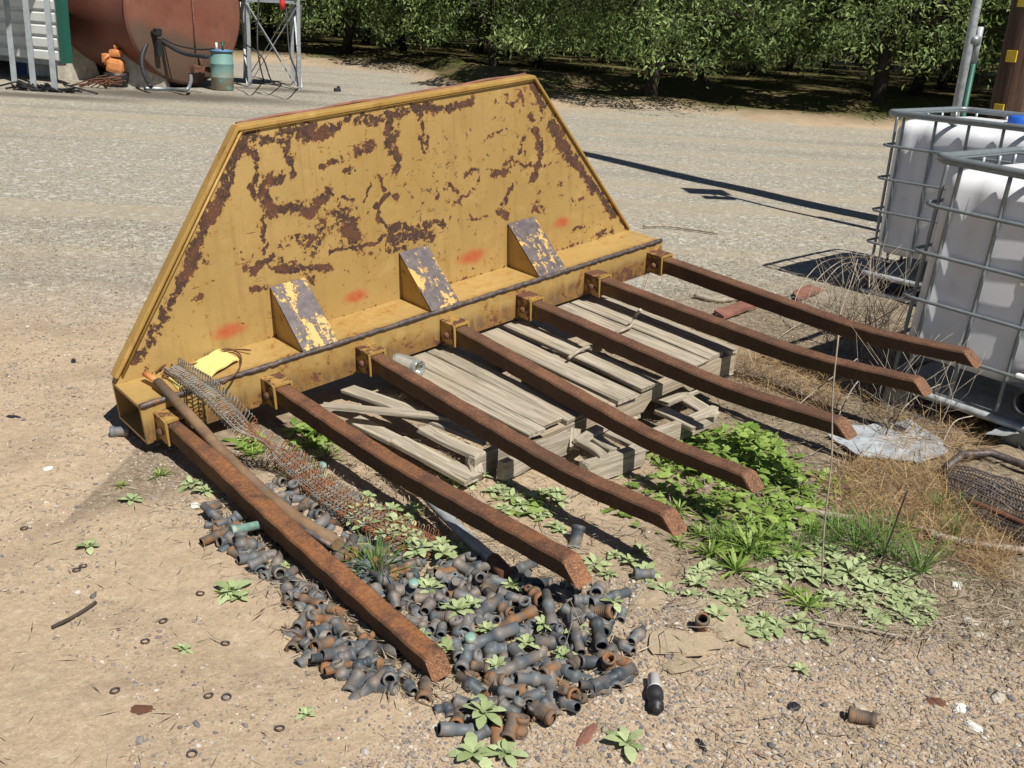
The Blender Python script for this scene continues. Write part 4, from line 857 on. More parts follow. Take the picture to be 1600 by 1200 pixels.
mul=[(455,742),(475,738),(505,752,.8),(492,732,.7),(437,732,.6),(300,760),(322,770),(380,690,.7),(410,800,.8),(365,925),(372,935,.7),(435,882,.8),(446,886,.7),(205,783),(140,856,.7),(478,1118,.6),(288,1016,.6),
(560,815),(585,830),(610,812,.9),(630,848),(655,872),(600,850,.8),(575,790,.8),(640,825,.7),(690,880),(700,872,.8),(715,740,.8),(755,745,1.1),(770,770),(800,780),(815,792,.9),(780,800,.9),(740,790,.7),(845,770,.8),(860,800,.8),(870,825,.7),(760,1000,.9),(715,970),(705,962,.8),(670,935,.9),(665,925,.8),(775,1055,.7),(755,1130,1.2),(740,1180,1.3),(980,1165,1.2),(790,1180,.9),
(620,985,.8),(655,1010,.7),(700,1030,.8),(735,960,.9),(800,930,.8),(850,990,.8),(880,1040,.7),(820,1020,.8),(900,1000,.8),(560,900,.9),(540,930,.7),(905,960,.8),(955,955,.8),(930,885,.9),(960,870,.9),(985,880),(1010,900),(1000,860,.8),(1040,925,.9),(1080,935),(1120,965),(1160,990),(1190,985,1.1),(1215,982,.9),(1260,990,.8),(1090,900,.9),(1110,890,.9),(1130,935,.9),(1200,905),(1235,895),(1265,890,1.1),(1285,905),(1310,880,1.1),(1330,900,1.2),(1350,880),(1360,925,1.2),(1385,900,1.1),(1400,930,1.1),(1420,905),(1440,935,1.1),(1340,950),(1375,965,.9),(1410,965),(1300,940),(1455,960,.8),(1250,1048,.8),(1230,880,.9),(1275,865),(1290,935,1.),(1320,915),(1430,955,.9),(950,900,.7),(1170,930,.8),(1145,950,.8)]
for q in list(mul):
    if (q[0]>1080 and q[1]<1000) or 550<q[0]<880 and q[1]<900:
        for k in range(2): mul.append((q[0]+rnd.uniform(-28,28),q[1]+rnd.uniform(-16,16),rnd.uniform(.6,1.)))
plants('mullein_rosette',[q for q in mul],MUL,'downy pale green mullein rosette growing in the grit around the rake tines','plant','mullein rosettes round the rake')
wd=[(1090,700,.8),(1120,690,.9),(1160,680,.8),(1210,700,.9),(1230,730,.8),(1180,770,1.),(1140,760,.9),(1110,790,.9),(1080,760,.8),(1050,740,.7),(1200,800,1.),(1170,820,.9),(1250,770,.8),(1060,800,.8),(1240,800,.9),(1270,790,.8),(1030,730,.6),(1150,735,1.),(1130,850,1.3),(1170,865,1.5),(1150,895,1.4),(1110,870,1.2),(1095,840,1.1),(1240,935,1.1),(1262,950,1.),(1190,850,1.2),(1210,830,1.),(1270,830,.9),(1060,850,.9)]
plants('leafy_weed',[(490,700,.9),(510,715,.8),(395,712,.8),(650,800,.6),(250,745,.7),(190,760,.5),(355,930,.5)],WED,'bright green leafy weed growing near the beam end and the first two tines','plant','leafy weeds by the first two tines')
plants('leafy_weed',wd,WED,'bright green weed with long narrow leaves near the tine tips','plant','narrow leaved green weeds')
plants('grass_tuft',[(592,905,1.1),(585,895,.9)],GRS,'green grass tuft growing through the fittings beside the nearest tine','grass tuft','green grass tufts beside the nearest tine')
plants('grass_tuft',[(1150,860,.8),(1185,880,.7),(1110,850,.7),(1240,870,.8),(1265,850,.8),(1440,900,1.3),(1425,890,.8),(1130,830,.6),(1210,850,.6),(1290,860,.7),(1500,800,.6),(1460,800,.7),(1400,830,.8),(1335,865,1.2),(1360,855,1.1),(1310,850,1.),(1380,870,1.1),(1400,880,1.),(1490,840,.9),(1300,830,.9),(1345,840,.9)],GRS,'green grass tuft among the dry grass at the right','grass tuft','green grass tufts at the right')
# ---------------------------------------------------------------- irrigation fittings
def fitmesh(kind,mat):  # black discs inside the bores stand in for the shade there
    s=MB();r=.0155;ri=.0125
    def sleeve(M4,L,R=r):
        s.lathe([(R*.8,-.0),(R*1.12,0),(R*1.2,.003),(R*1.2,.012),(R,.014),(R,L-.012),(R*1.16,L-.010),(R*1.16,L),(R*.86,L),(R*.84,.004)],14,M4)
        s.lathe([(0,L*.45),(R*.84,L*.45)],14,M4,1)
    I=Matrix.Identity(4);RX=Matrix.Rotation(math.pi/2,4,'Y')
    if kind=='coupling':
        sleeve(Matrix.Translation((-.03,0,0))@RX,.06)
        for q in (.018,.024,.030,.036,.042): s.lathe([(r*.99,-.001),(r*1.07,0),(r*.99,.0012)],14,Matrix.Translation((-.03+q,0,0))@RX)
    if kind=='nipple':
        Mx=Matrix.Translation((-.045,0,0))@RX
        s.lathe([(.010,0),(.0135,0),(.0135,.03),(.019,.032),(.019,.05),(.0145,.052),(.0145,.088),(.011,.09),(.010,.088)],14,Mx);s.lathe([(0,.02),(.0135,.021)],12,Mx,1);s.lathe([(0,.07),(.012,.07)],12,Mx,1)
    if kind=='stub':
        Mx=Matrix.Translation((-.07,0,0))@RX
        s.lathe([(.011,.0),(.0145,0),(.0145,.04),(.0185,.042),(.0185,.062),(.0150,.064),(.0150,.10),(.0175,.102),(.0175,.138),(.0145,.14),(.013,.138)],14,Mx);s.lathe([(0,.02),(.0135,.021)],12,Mx,1);s.lathe([(0,.12),(.014,.12)],12,Mx,1)
    if kind=='elbow':
        sleeve(RX,.042);sleeve(Matrix.Rotation(math.pi/2,4,'X'),.04);s.lathe([(0,-r*1.15),(r*.8,-r*.8),(r*1.15,0),(r*.8,r*.8),(0,r*1.15)],14)
    if kind=='tee':
        sleeve(Matrix.Translation((-.042,0,0))@RX,.084);sleeve(Matrix.Rotation(math.pi/2,4,'X'),.038)
    if kind=='saddle':
        sleeve(Matrix.Translation((-.02,0,0))@RX,.04,.017);s.box((.028,.0,.0),(.03,.012,.012),bev=.003);s.lathe([(.004,-.005),(.012,-.005),(.012,.005),(.004,.005)],12,Matrix.Translation((.047,0,0)));s.tube([(0,0,.012),(0,.0,.034)],.011,10)
    return s.build(kind,[M[mat],M['black']],data=True)
KN=['coupling','nipple','elbow','tee','saddle','stub'];FM={(k,m):fitmesh(k,m) for k in KN for m in('fit','fit_rust')}
poly1=[(455,1000),(520,880),(600,860),(640,880),(700,880),(800,900),(880,940),(1000,1010),(985,1080),(880,1110),(820,1150),(740,1160),(690,1110),(560,1075),(490,1040)]
poly2=[(320,800),(340,770),(395,760),(470,810),(560,900),(640,1000),(560,960),(470,960),(430,900),(360,870)]
poly3=[(430,750),(470,745),(560,800),(640,850),(730,890),(640,900),(540,860),(470,810)]
rs=np.random.RandomState(12)
def put_fit(x,y,z,k,mt,rot,sc):
    o=link('pipe_'+k,FM[(k,mt)]);o.location=(x,y,z);o.rotation_euler=rot;o.scale=(sc,sc,sc)
    cname={'coupling':'pipe coupling','nipple':'pipe nipple','elbow':'pipe elbow','tee':'pipe tee','saddle':'pipe clamp','stub':'pipe stub'}[k]
    tag(o,('dusty blue-grey plastic ' if mt=='fit' else 'rust-stained ')+cname+' in the heap of old fittings by the nearest tine',cname,('blue-grey ' if mt=='fit' else 'rust-stained ')+cname+'s in the heap')
placed=[];TIPL=(np.array(tw(.085,-.2,-.1)[:2]),np.array(tw(.055,-1.80,-.08)[:2]))
def try_fits(poly,n,layers):
    c=0;g=0
    while c<n and g<n*60:
        g+=1;q=scatter(1,poly,rs)[0];lay=layers[rs.randint(len(layers))]
        if any((q[0]-p[0])**2+(q[1]-p[1])**2<.034**2 and abs(p[2]-lay)<.5 for p in placed): continue
        a=TIPL[0];b=TIPL[1];d=b-a;t_=max(0,min(1,((q-a)@d)/(d@d)));dd=math.hypot(*(q-a-d*t_))
        if dd<.047: continue
        if dd<.09 and lay: continue
        placed.append((q[0],q[1],lay));k=KN[rs.choice(6,p=[.34,.18,.09,.07,.17,.15])];mt='fit' if rs.rand()<.78 else 'fit_rust'
        rx=rs.uniform(-.35,.35);rot=(rs.uniform(0,6.28),rx,rs.uniform(0,6.28));put_fit(q[0],q[1],gz(q[0],q[1])+.007+.020*lay,k,mt,rot,rs.uniform(.72,1.12));c+=1
try_fits(poly1,270,(0,0,0,1));try_fits(poly2,66,(0,0,1));try_fits(poly3,38,(0,))
def lone(px,py,k,mt,rot,sc,label,cat):
    g=gpg(px,py);o=link('pipe_'+k,FM[(k,mt)]);o.location=g+Vector((0,0,.018));o.rotation_euler=rot;o.scale=(sc,)*3;tag(o,label,cat)
lone(345,670-8,'nipple','fit',(0,0,.2),1.2,'x','x') if False else None
lone(188,681,'coupling','fit',(0,0,.25),1.2,'blue-grey pipe stub lying at the left end of the yellow beam','pipe stub')
lone(1345,1130,'coupling','fit_rust',(0,0,-.3),1.1,'single grey pipe coupling alone on the pebbles at bottom right','pipe coupling')
lone(1095,985,'coupling','fit_rust',(0,1.1,1.4),1.1,'dark pipe coupling standing on the ochre rock','pipe coupling')
lone(1005,905,'coupling','fit',(0,0,.1),1.,'dark pipe coupling lying in front of the third tine tip','pipe coupling')
lone(900,848,'coupling','fit',(0,-.9,1.3),1.3,'dark pipe coupling tilted on end beside the second tine','pipe coupling')
s=MB();Mx=Matrix.Rotation(math.pi/2,4,'Y');s.lathe([(0,0),(.016,0),(.016,.045),(.0195,.047),(.0195,.052)],14,Mx,0);s.lathe([(.0195,.052),(.021,.06),(.021,.08),(.0165,.085),(.0165,.1),(.019,.102),(.019,.118),(.012,.12),(.012,.13),(0,.13)],14,Mx,1)
o=s.build('nozzle',[M['white'],M['black']]);a=gpg(1020,1068);b=gpg(1026,1130);o.location=a+Vector((0,0,.02));o.rotation_euler=(0,.05,math.atan2(b.y-a.y,b.x-a.x));tag(o,'black nozzle with a white collar lying on the pebbles at bottom centre','nozzle')
# teal pipe stub, cap, funnel
s=MB();a=gpg(362,852)+Vector((0,0,.05));b=gpg(416,840)+Vector((0,0,.05));s.tube([a,a+(b-a)*.12,a+(b-a)*.13,b],[.0175,.0175,.0145,.0145],14);o=s.build('teal_pipe',M['teal']);tag(o,'weathered teal pipe stub beside the nearest tine','pipe')
for (x,y,h,lb) in((504,749,.05,'round pale teal bottle cap on the wire belt'),(645,942,.06,'round pale teal bottle cap among the fittings'),(733,1024,.05,'pale teal bottle cap by the nearest tine tip')):
    s=MB();s.lathe([(0,.012),(.013,.012),(.015,.008),(.015,0)],16);o=s.build('bottle_cap',M['teal']);o.location=gpg(x,y)+Vector((0,0,h));o.rotation_euler=(.25,.1,0);tag(o,lb,'bottle cap')
# grey conduit curving out from under the second tine, rusty coupling on its end
s=[gpg(600,745)+Vector((0,0,.05)),gpg(648,782)+Vector((0,0,.06)),gpg(690,822)+Vector((0,0,.05)),gpg(735,862)+Vector((0,0,.04)),gpg(775,898)+Vector((0,0,.04))]
o=hose('conduit_pipe',s,.0185,'galv',None,n=12);tag(o,'bent grey conduit pipe lying under the second tine','pipe')
s2=MB();a=gpg(770,893)+Vector((0,0,.04));b=gpg(792,918)+Vector((0,0,.04));s2.tube([a,a+(b-a)*.5,b],[.023,.024,.023],14);c=s2.build('rusty_coupling',M['rust_plain'],o)
# ---------------------------------------------------------------- things on the rake
# long rusty handle bar
P=[tw(*plane(226,584,2,.035)),tw(*plane(246,596,2,.03)),tw(*plane(300,648,2,.02)),tw(*plane(345,703,2,.03)),tw(*plane(400,758,2,.02))]
P+=[gp(462,812,.125),gp(526,848,.09)]
P=[P[0],P[1]];e_=gp(528,850,.05);d0=float((P[1]-CC)@FW);d1=float((e_-CC)@FW)
for (px,py) in((300,653),(345,703),(381,739),(420,776),(470,815)): f_=(px-246)/282;P.append(at(px,py,1/((1-f_)/d0+f_/d1)))
P.append(e_);P=[Vector(p) for p in P]
s=MB();s.tube(P[1:],[.019,.020,.020,.021,.022,.023,.024],12,flat=.85);o=s.build('long_handle',M['rust_plain']);tag(o,'long brown rusty bar leaning off the beam along the nearest tine','bar')
hb=simple('brown weathered bar',(.20,.125,.07),.75,var=.35,sc=14,c2=(.13,.10,.08),thr=(.5,.65));o.data.materials[0]=hb
s=MB();s.tube([P[0],P[1]],[.011,.012],10);s.build('orange_tip',M['orange'],o)
s=MB();q=[P[5],P[6],P[7]];q=[p+Vector((-.010,-.010,.002)) for p in q];s.tube(q,[.006,.018,.02],8,flat=.4);s.build('grey_end',M['steel'],o)
# wire belt
K0=[tw(*plane(268,575,2,.02)),tw(*plane(330,618,2,.035)),tw(*plane(380,668,2,-.02)),gp(440,712,.06),gp(520,775,.03),gp(600,820,.03),gp(680,862,.02)]
K0=[Vector(k) for k in K0]
def cr_path(P,step):
    out=[]
    for i in range(len(P)-1):
        p0=P[max(i-1,0)];p1=P[i];p2=P[i+1];p3=P[min(i+2,len(P)-1)];n=max(2,int((p2-p1).length/step))
        for k in range(n):
            t=k/n;out.append(.5*((2*p1)+(p2-p0)*t+(2*p0-5*p1+4*p2-p3)*t*t+(3*p1-p0-3*p2+p3)*t**3))
    out.append(P[-1]);return out
path=cr_path(K0,.018);N=len(path);print('belt',N,sum((path[i+1]-path[i]).length for i in range(N-1)))
belt=MB();lw=.062
fr=[]
for i,p in enumerate(path):
    d=(path[min(i+1,N-1)]-path[max(i-1,0)]).normalized();x=d.cross(Vector((0,0,1))).normalized();z=x.cross(d);fr.append((p,d,x,z))
for i,(p,d,x,z) in enumerate(fr):
    mi=0 if i<N*.35 and rnd.random()<.85 else (1 if rnd.random()<.6 else 0);w_=lw*(.8+1.25*(i/N)**1.5);hh=.032
    if i>N*.6: hh=.018*rnd.uniform(.6,1.3)
    # upright loop on the far side, low loop on the near side
    c=p-x*w_*.55;belt.tube([c+z*.002-d*.0055,c+z*hh-d*.0055-x*.006,c+z*(hh+.005)-x*.007,c+z*hh+d*.0055-x*.006,c+z*.002+d*.0055],.0019,4,mi,cap=False)
    c=p+x*w_*.55;belt.tube([c-d*.004,c-z*.016-d*.004,c-z*.02,c-z*.016+d*.004,c+d*.004],.0019,4,mi,cap=False)
    belt.tube([p-x*w_*.6,p-x*w_*.2+z*.008,p+x*w_*.2-z*.002,p+x*w_*.6+z*.002],.002,4,mi,cap=False)
    belt.tube([p-x*w_*.62+d*.007,p-x*w_*.2+d*.007+z*.004,p+x*w_*.2+d*.007-z*.004,p+x*w_*.62+d*.007],.0016,4,mi,cap=False)
    if i>N*.3:
        for q in(-.3,.0,.3): c=p+x*w_*q;belt.tube([c,c+z*.012,c+z*.013+d*.006,c+d*.006],.0016,4,1,cap=False)
    if i+1<N:
        p2,_,x2,z2=fr[i+1]
        belt.tube([p-x*w_*.5+z*.004,p2-x2*w_*.15+z2*.006,p2+x2*w_*.25,p2+x2*w_*.55],.0018,4,mi,cap=False)
        belt.tube([p+x*w_*.5,p2+x2*w_*.1+z2*.004,p2-x2*w_*.5+z2*.008],.0018,4,mi,cap=False)
for off in(-.55,-.25,.1,.45,.6):
    belt.tube([p+x*lw*off+z*(.004+.002*math.sin(i)) for i,(p,d,x,z) in enumerate(fr)][::2],.0024,4,0)
M['wire_rust']=simple('rusty wire',(.22,.09,.04),.8,var=.4,sc=40);M['wire_galv']=simple('worn galvanised wire',(.27,.25,.22),.5,.3,var=.3,sc=60,c2=(.25,.17,.11),thr=(.5,.6))
o=belt.build('wire_belt',[M['wire_galv'],M['wire_rust']],fix=False);tag(o,'long strip of looped wire belt hanging from the beam between the first two tines','wire belt')
# yellow folded strap and wires on the beam
a=[plane(300,572,2,.012),plane(346,546,2,.012),plane(374,562,2,.012),plane(330,588,2,.012)]
def strap(cs,h):
    vs=[];n=10
    for i in range(n):
        t=i/(n-1)
        for c0_,c1_ in((cs[0],cs[1]),(cs[3],cs[2])): q=np.array(c0_)*(1-t)+np.array(c1_)*t;q[2]+=h*math.sin(t*3.0)+.004*math.sin(t*9);vs.append(tw(*q))
    vs2=[Vector(v)+Vector((0,0,-.006)) for v in vs];m=len(vs);fs=[(2*i,2*i+1,2*i+3,2*i+2) for i in range(n-1)]+[(m+2*i,m+2*i+2,m+2*i+3,m+2*i+1) for i in range(n-1)]
    fs+=[(0,m,m+1,1),(2*n-2,2*n-1,m+2*n-1,m+2*n-2)]+[(2*i,2*i+2,m+2*i+2,m+2*i) for i in range(n-1)]+[(2*i+1,m+2*i+1,m+2*i+3,2*i+3) for i in range(n-1)];return vs+vs2,fs
M['strap']=simple('pale yellow webbing',(.68,.60,.22),.85,var=.12,sc=60,bump=.4)
s=MB();s.add(*strap(a,.012));o=s.build('yellow_strap',M['strap']);tag(o,'folded pale yellow strap lying on the beam beside the wire belt','strap')
s=MB();b=[plane(260,588,2,.006),plane(275,583,2,.006),plane(293,603,2,.006),plane(278,608,2,.006)];s.add(*strap(b,.004));s.build('strap_end',M['strap'],o)
for i,(pp,lb) in enumerate((([(243,582),(258,570),(275,566),(300,569),(322,560),(352,545),(372,551),(377,565),(368,585),(352,596),(345,600)],'twisted brown wire looping round the yellow strap'),([(250,578),(262,566),(270,574),(255,582),(265,588),(278,570),(290,566)],'small tangle of dark wire at the top of the wire belt'),([(332,556),(350,549),(370,546),(392,547)],'short brown wire lying on the beam under the board'))):
    hose('wire',[tw(*plane(x,y,2,.012+.01*(j%2))) for j,(x,y) in enumerate(pp)],.0035,'rust_plain',lb,'wire',5)
# ---------------------------------------------------------------- small things on the pallet and ground
g=MB();jp=Matrix.Translation(tw(*plane(632,572,2,-.14)))@Matrix.Rotation(1.0,4,'Z')@Matrix.Rotation(math.pi/2,4,'X')
tg=NT('dusty glass');tg.b.inputs['Transmission Weight'].default_value=.75;M['glass']=tg.fin((.75,.78,.76),.12)
a=Vector(tw(*plane(617,563,2,-.13)));b=Vector(tw(*plane(656,576,2,-.13)));d=(b-a);Mj=Matrix.Translation(a)@d.to_track_quat('Z','Y').to_matrix().to_4x4();L=d.length
g.lathe([(0,0),(.03,0),(.036,L*.1),(.038,L*.5),(.034,L*.85),(.034,L),(.030,L),(.030,L*.8),(0,L*.75)],24,Mj);o=g.build('glass_jar',M['glass']);tag(o,'dusty glass jar lying under the third tine on the pallet','jar')
def stick(name,pts,r,lab,mat='twig',cat='twig',group=None,ends=None,n=6):
    o=hose(name,pts,[r]*1 if False else r,mat,None,n=n,sub=4);tag(o,lab,cat,group);return o
stick('twig',[tw(*plane(888,560,2,-.155)),tw(*plane(905,548,2,-.145)),tw(*plane(925,541,2,-.14))],.0075,'short peeled stick lying on the pallet between the middle tines')
stick('twig',[tw(*plane(962,520,2,-.155)),tw(*plane(985,510,2,-.15)),tw(*plane(992,495,2,-.13)),tw(*plane(1001,484,2,-.08))],.0075,'crooked stick bridging from the pallet to the sixth tine')
stick('twig',[tw(*plane(1003,468,2,-.17)),tw(*plane(1008,450,2,-.12)),tw(*plane(1015,428,2,-.1))],.005,'pale bent stick hanging below the right end of the beam')
def gl(pts,lift=.01): return [gpg(x,y)+Vector((0,0,lift if isinstance(lift,(int,float)) else lift[i])) for i,(x,y) in enumerate(pts)]
stick('branch',gl([(1005,357),(1040,357),(1080,362),(1122,368)],.02),.011,'long thin branch lying on gravel right of the beam end','twig','branch')
stick('branch',gl([(1085,466),(1120,474),(1160,470),(1190,464)],.02),.016,'pale grey branch on the ground beyond the last tine','twig','branch')
stick('branch',gl([(1240,803),(1290,812),(1330,818)],.02),.012,'grey branch half buried behind the green weeds','twig','branch')
stick('branch',gl([(1450,842),(1490,852),(1550,862),(1600,868)],.02),.012,'brown branch lying below the dry grass at the right','twig','branch')
stick('branch',gl([(1375,820),(1420,828),(1470,845)],.02),.008,'thin stem crossing the grass tufts at the right','twig','branch')
stick('branch',gl([(1270,975),(1320,985),(1400,1000),(1420,1003)],.015),.004,'thin dark stem under the mullein patch','twig','branch')
stick('twig',gl([(82,984),(120,965),(150,945)],.008),.005,'thin straight stick alone on the bare dirt at left','bark')
stick('wire',gl([(440,985),(470,1000),(495,1018)],.012),.0025,'rusty wire lying in front of the fittings heap','rust_plain','wire')
# tall dead stem in front of the sixth tine
b=gpg(1284,915);stick('dead_stem',[b,b+Vector((-.024,0,.2)),b+Vector((-.037,0,.42)),b+Vector((-.066,0,.62)),b+Vector((-.078,0,.80))],.0024,'tall thin dead stem standing in front of the sixth tine tip','twig','plant')
b=gpg(1375,890);stick('dead_stem',[b,b+Vector((.01,0,.1)),b+Vector((.035,0,.28))],.0028,'shorter dead stem among the right grass tufts','bark','plant')
# arching dry stems before the totes
bs=gpg(1330,560)
for i,(pp,h) in enumerate((([(1240,520),(1245,460),(1285,410),(1345,402),(1390,410)],(0,.15,.3,.38,.42)),([(1250,500),(1275,440),(1320,405),(1370,400)],(0,.2,.32,.4)),([(1262,510),(1290,440),(1330,410),(1395,440)],(0,.2,.3,.3)),([(1300,560),(1310,500),(1330,440),(1340,405)],(0,.1,.25,.35)),([(1290,570),(1320,530),(1370,500),(1420,470)],(0,.1,.15,.2)),([(1200,540),(1260,500),(1330,480),(1390,478)],(0,.05,.1,.15)),([(1340,600),(1350,520),(1357,470),(1360,400)],(0,.1,.25,.4)),([(1400,640),(1420,590),(1425,540),(1450,480)],(0,.1,.2,.3)),([(1230,650),(1262,620),(1300,590),(1340,560)],(0,.05,.12,.2)),([(1310,650),(1330,610),(1350,585)],(0,.08,.14)),([(1470,700),(1490,660),(1520,650)],(0,.08,.1)),([(1380,690),(1410,640),(1440,615),(1470,600)],(0,.08,.14,.18)))):
    stick('dry_stem',[Vector(gp(x,y,h[j])) for j,(x,y) in enumerate(pp)],.0028,'pale arching dry stem of the tangled brush in front of the totes','twig','dry stem','arching dry stems before the totes',n=5)
s=MB();r2=random.Random(4)
for k in range(110):
    b=gp(r2.uniform(1350,1480),r2.uniform(560,690));a=Vector((b[0],b[1],gz(b[0],b[1])));hgt=r2.uniform(.05,.45)
    p1=a+Vector((r2.uniform(-.1,.1),r2.uniform(-.1,.1),hgt*.5));p2=p1+Vector((r2.uniform(-.2,.2),r2.uniform(-.15,.15),hgt*.5));s.tube([a,p1,p2],[.0018,.0014,.0008],3)
for k in range(80):
    b=gp(r2.uniform(1290,1400),r2.uniform(480,560));a=Vector((b[0],b[1],gz(b[0],b[1])));hgt=r2.uniform(.1,.6)
    p1=a+Vector((r2.uniform(-.15,.15),r2.uniform(-.1,.1),hgt*.5));p2=p1+Vector((r2.uniform(-.25,.25),r2.uniform(-.15,.15),hgt*.45));s.tube([a,p1,p2],[.002,.0015,.0009],3)
for k in range(150):
    b=gp(r2.uniform(700,1620),r2.uniform(680,1000));a=Vector((b[0],b[1],gz(b[0],b[1])+.006));an=r2.uniform(0,6.28);L=r2.uniform(.06,.28);p1=a+Vector((math.cos(an)*L*.5,math.sin(an)*L*.5,r2.uniform(0,.03)));p2=a+Vector((math.cos(an+.3)*L,math.sin(an+.3)*L,r2.uniform(0,.03)));s.tube([a,p1,p2],[.0017,.0015,.0008],3)
o=s.build('brushwood',M['twig'],fix=False);tag(o,'fine dead brushwood tangled before the totes and over the litter','brushwood',kind='stuff')
# red boards, sheet metal, mesh panel, rusty pipe
def slab(name,pts,th,mat,lab,cat,lift=.01):
    P=[gpg(*p)+Vector((0,0,lift)) for p in pts];n=len(P);s=MB();vs=P+[p+Vector((0,0,th)) for p in P];s.add(vs,[tuple(range(n)),tuple(range(n,2*n))]+[(i,(i+1)%n,n+(i+1)%n,n+i) for i in range(n)]);o=s.build(name,M[mat]);tag(o,lab,cat)
    if 'sheet' in name:
        bm=bmesh.new();bm.from_mesh(o.data);bmesh.ops.triangulate(bm,faces=bm.faces);
        for _ in range(4): bmesh.ops.subdivide_edges(bm,edges=[e for e in bm.edges if e.calc_length()>.03],cuts=1);bmesh.ops.triangulate(bm,faces=bm.faces)
        for v in bm.verts: v.co.z+=.035*(abs(float(fbm(np.array([v.co.x*9]),np.array([v.co.y*9]),5,3)[0])-.5))-.004
        bm.to_mesh(o.data);bm.free()
    return o
slab('red_board',[(1115,492),(1185,468),(1200,476),(1130,502)],.02,'rust_red','flat faded red board on the ground beyond the sixth tine','board')
slab('red_board',[(1238,462),(1262,452),(1285,458),(1245,474)],.02,'rust_red','faded red board end by the tote shadow','board')
slab('sheet_metal',[(1292,686),(1318,672),(1400,665),(1420,660),(1468,692),(1480,712),(1440,728),(1340,716)],.006,'sheet','crumpled grey sheet metal half covered by dry grass','sheet metal',.012)
ms=MB();A0=gpg(1470,735);A1=gpg(1640,780);B0=gpg(1490,800);B1=gpg(1650,880)
for i in range(34):
    t=i/33
    for (p,q,r_) in((A0.lerp(A1,t),B0.lerp(B1,t),0),):
        pts=[];
        for k in range(15): u_=k/14;v=p.lerp(q,u_);v=v+(A1-A0).normalized()*(.0045*(1 if k%2 else -1));v.z=gz(v.x,v.y)+.03+.01*math.sin(t*5+u_*3);pts.append(v)
        ms.tube(pts,.003,4,cap=False,smooth=False)
for k in range(13):
    t=k/12;pts=[]
    for i in range(12): v=A0.lerp(B0,t).lerp(A1.lerp(B1,t),i/11);v.z=gz(v.x,v.y)+.033+.01*math.sin(i/11*5+t*3);pts.append(v)
    ms.tube(pts,.0035,4,cap=False,smooth=False)
mo=ms.build('mesh_panel',M['steel'],fix=False);tag(mo,'dark expanded metal mesh panel on the ground at the right edge','mesh panel')
s=MB();pts=[gpg(1475,745),gpg(1500,723),gpg(1545,720),gpg(1590,737),gpg(1640,760)];s.tube([p+Vector((0,0,.035)) for p in pts],.016,10);s.build('rolled_rim',M['steel'],mo)
stick('rusty_pipe',gl([(1512,795),(1550,810),(1600,832),(1650,850)],.03),.012,'rusty brown pipe lying on the dark mesh panel','rust_plain','pipe')
slab('sheet_scrap',[(1535,700),(1570,685),(1620,690),(1640,702),(1600,700),(1560,702)],.006,'galv','bent grey sheet scrap below the tote valve','sheet metal',.06)
# rocks and scraps
def rock(px,py,sx,sy,sz,mat,lab,seed,cat='rock'):
    bm=bmesh.new();bmesh.ops.create_icosphere(bm,subdivisions=3,radius=1);r=random.Random(seed)
    for v in bm.verts:
        n=float(fbm(np.array([v.co.x*2+seed]),np.array([v.co.y*2+v.co.z*1.7]),seed,3)[0]);v.co*= (.6+.8*n) if seed not in(1,2,3,13) else (.35+1.3*n)
    me=bpy.data.meshes.new(lab[:8]);bm.to_mesh(me);bm.free();o=link('rock' if cat=='rock' else cat.replace(' ','_'),me,None,M[mat]);g=gpg(px,py);o.location=g;o.scale=(sx,sy,sz);o.rotation_euler.z=seed;tag(o,lab,cat);return o
rock(1005,950,.09,.06,.016,'ochre_rock','flat ochre rock in front of the third tine tip',1);rock(1130,975,.12,.06,.016,'ochre_rock','flat ochre rock beside the mullein patch',2);rock(1060,1000,.1,.06,.013,'ochre_rock','crumbling pale rock between the two ochre rocks',3)
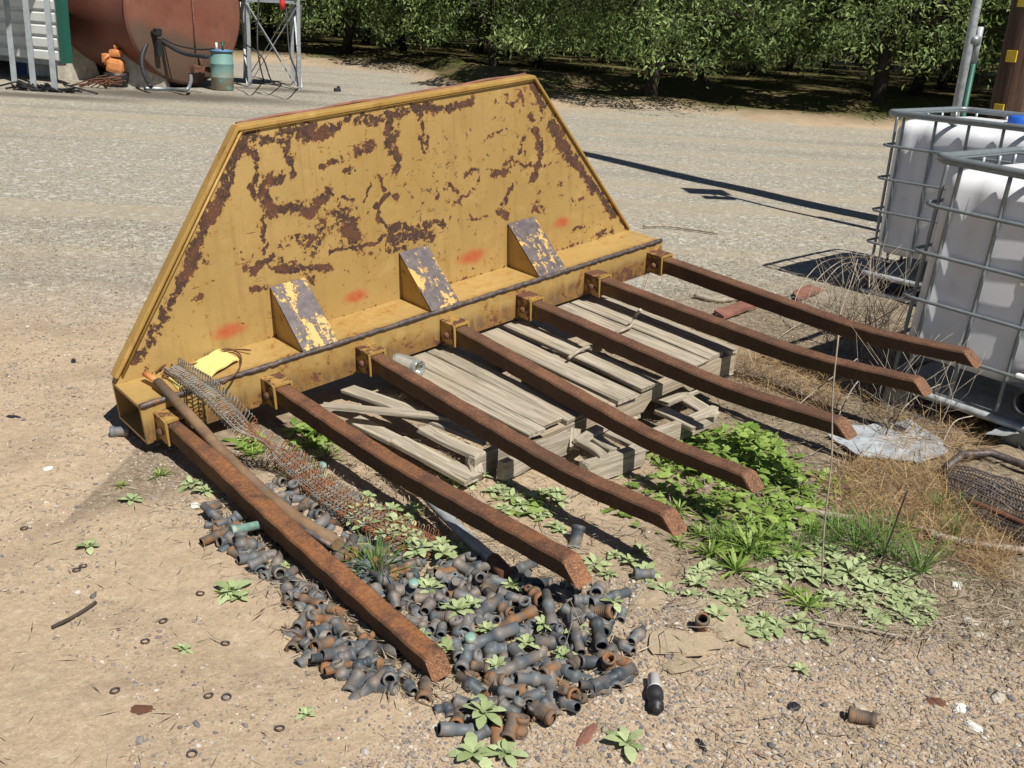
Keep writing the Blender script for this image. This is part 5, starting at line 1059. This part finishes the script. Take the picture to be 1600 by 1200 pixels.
rock(1060,1040,.05,.03,.02,'ochre_rock','small ochre lump below the crumbling rock',13)
for i,(x,y,sx,lb) in enumerate(((1495,915,.035,'white crumpled scrap by the right edge below the dry grass'),(1515,970,.03,'upper pale stone near the right edge'),(1530,992,.022,'lower small pale stone near the right edge'),(1500,1108,.03,'white torn scrap at bottom right'),(1520,1135,.028,'white scrap flake at the very bottom right'),(1570,972,.03,'white stone at the right edge'),(1560,1090,.03,'whitish stone close to the right edge'))):
    rock(x,y,sx*.85,sx*.5,sx*.3,'paper' if 'scrap' in lb else 'pale_stone',lb,i+20,'white scrap' if 'scrap' in lb else 'rock')
rock(1458,1098,.032,.018,.007,'rust_plain','curled brown bark piece on the pebbles at bottom right',41,'bark piece');rock(75,732,.02,.014,.004,'paper','white paper scrap on the bare dirt at left',42,'paper scrap');rock(305,790,.02,.014,.008,'paper','white scrap at the edge of the fittings left of the nearest tine',43,'paper scrap')
rock(222,1110,.035,.02,.004,'rust_plain','brown flattened lid on the bare dirt at bottom left',44,'flat lid');rock(920,1145,.05,.015,.006,'rust_red','reddish bark strip at the bottom of the fittings heap',45,'bark strip');rock(115,565,.03,.012,.008,'black','black scrap on the dirt left of the beam end',46,'black scrap');rock(20,652,.03,.012,.006,'black','dark scrap by the left edge',47,'black scrap')
rock(1240,1105,.02,.014,.009,'black','small dark stone at bottom centre right',48);rock(1095,1165,.025,.008,.012,'black','black bent plastic sliver at bottom centre',49,'plastic sliver')
# thin rings
s0=MB();s0.lathe([(.0085,0),(.012,0),(.0125,.0015),(.012,.003),(.0085,.003),(.0085,0)],18);rg=s0.build('washer',M['steel'],data=True)
for (x,y) in((38,827),(120,892),(130,886),(313,929),(255,972),(227,1004),(180,1081),(326,1089),(354,1091),(352,1007),(300,1180),(437,1140)):
    o=link('washer',rg);g=gpg(x,y);o.location=g+Vector((0,0,.003));o.rotation_euler=(rnd.uniform(-.2,.2),rnd.uniform(-.2,.2),0);tag(o,'small dark rubber ring pressed into the bare dirt at left','washer','rubber rings on the dirt')
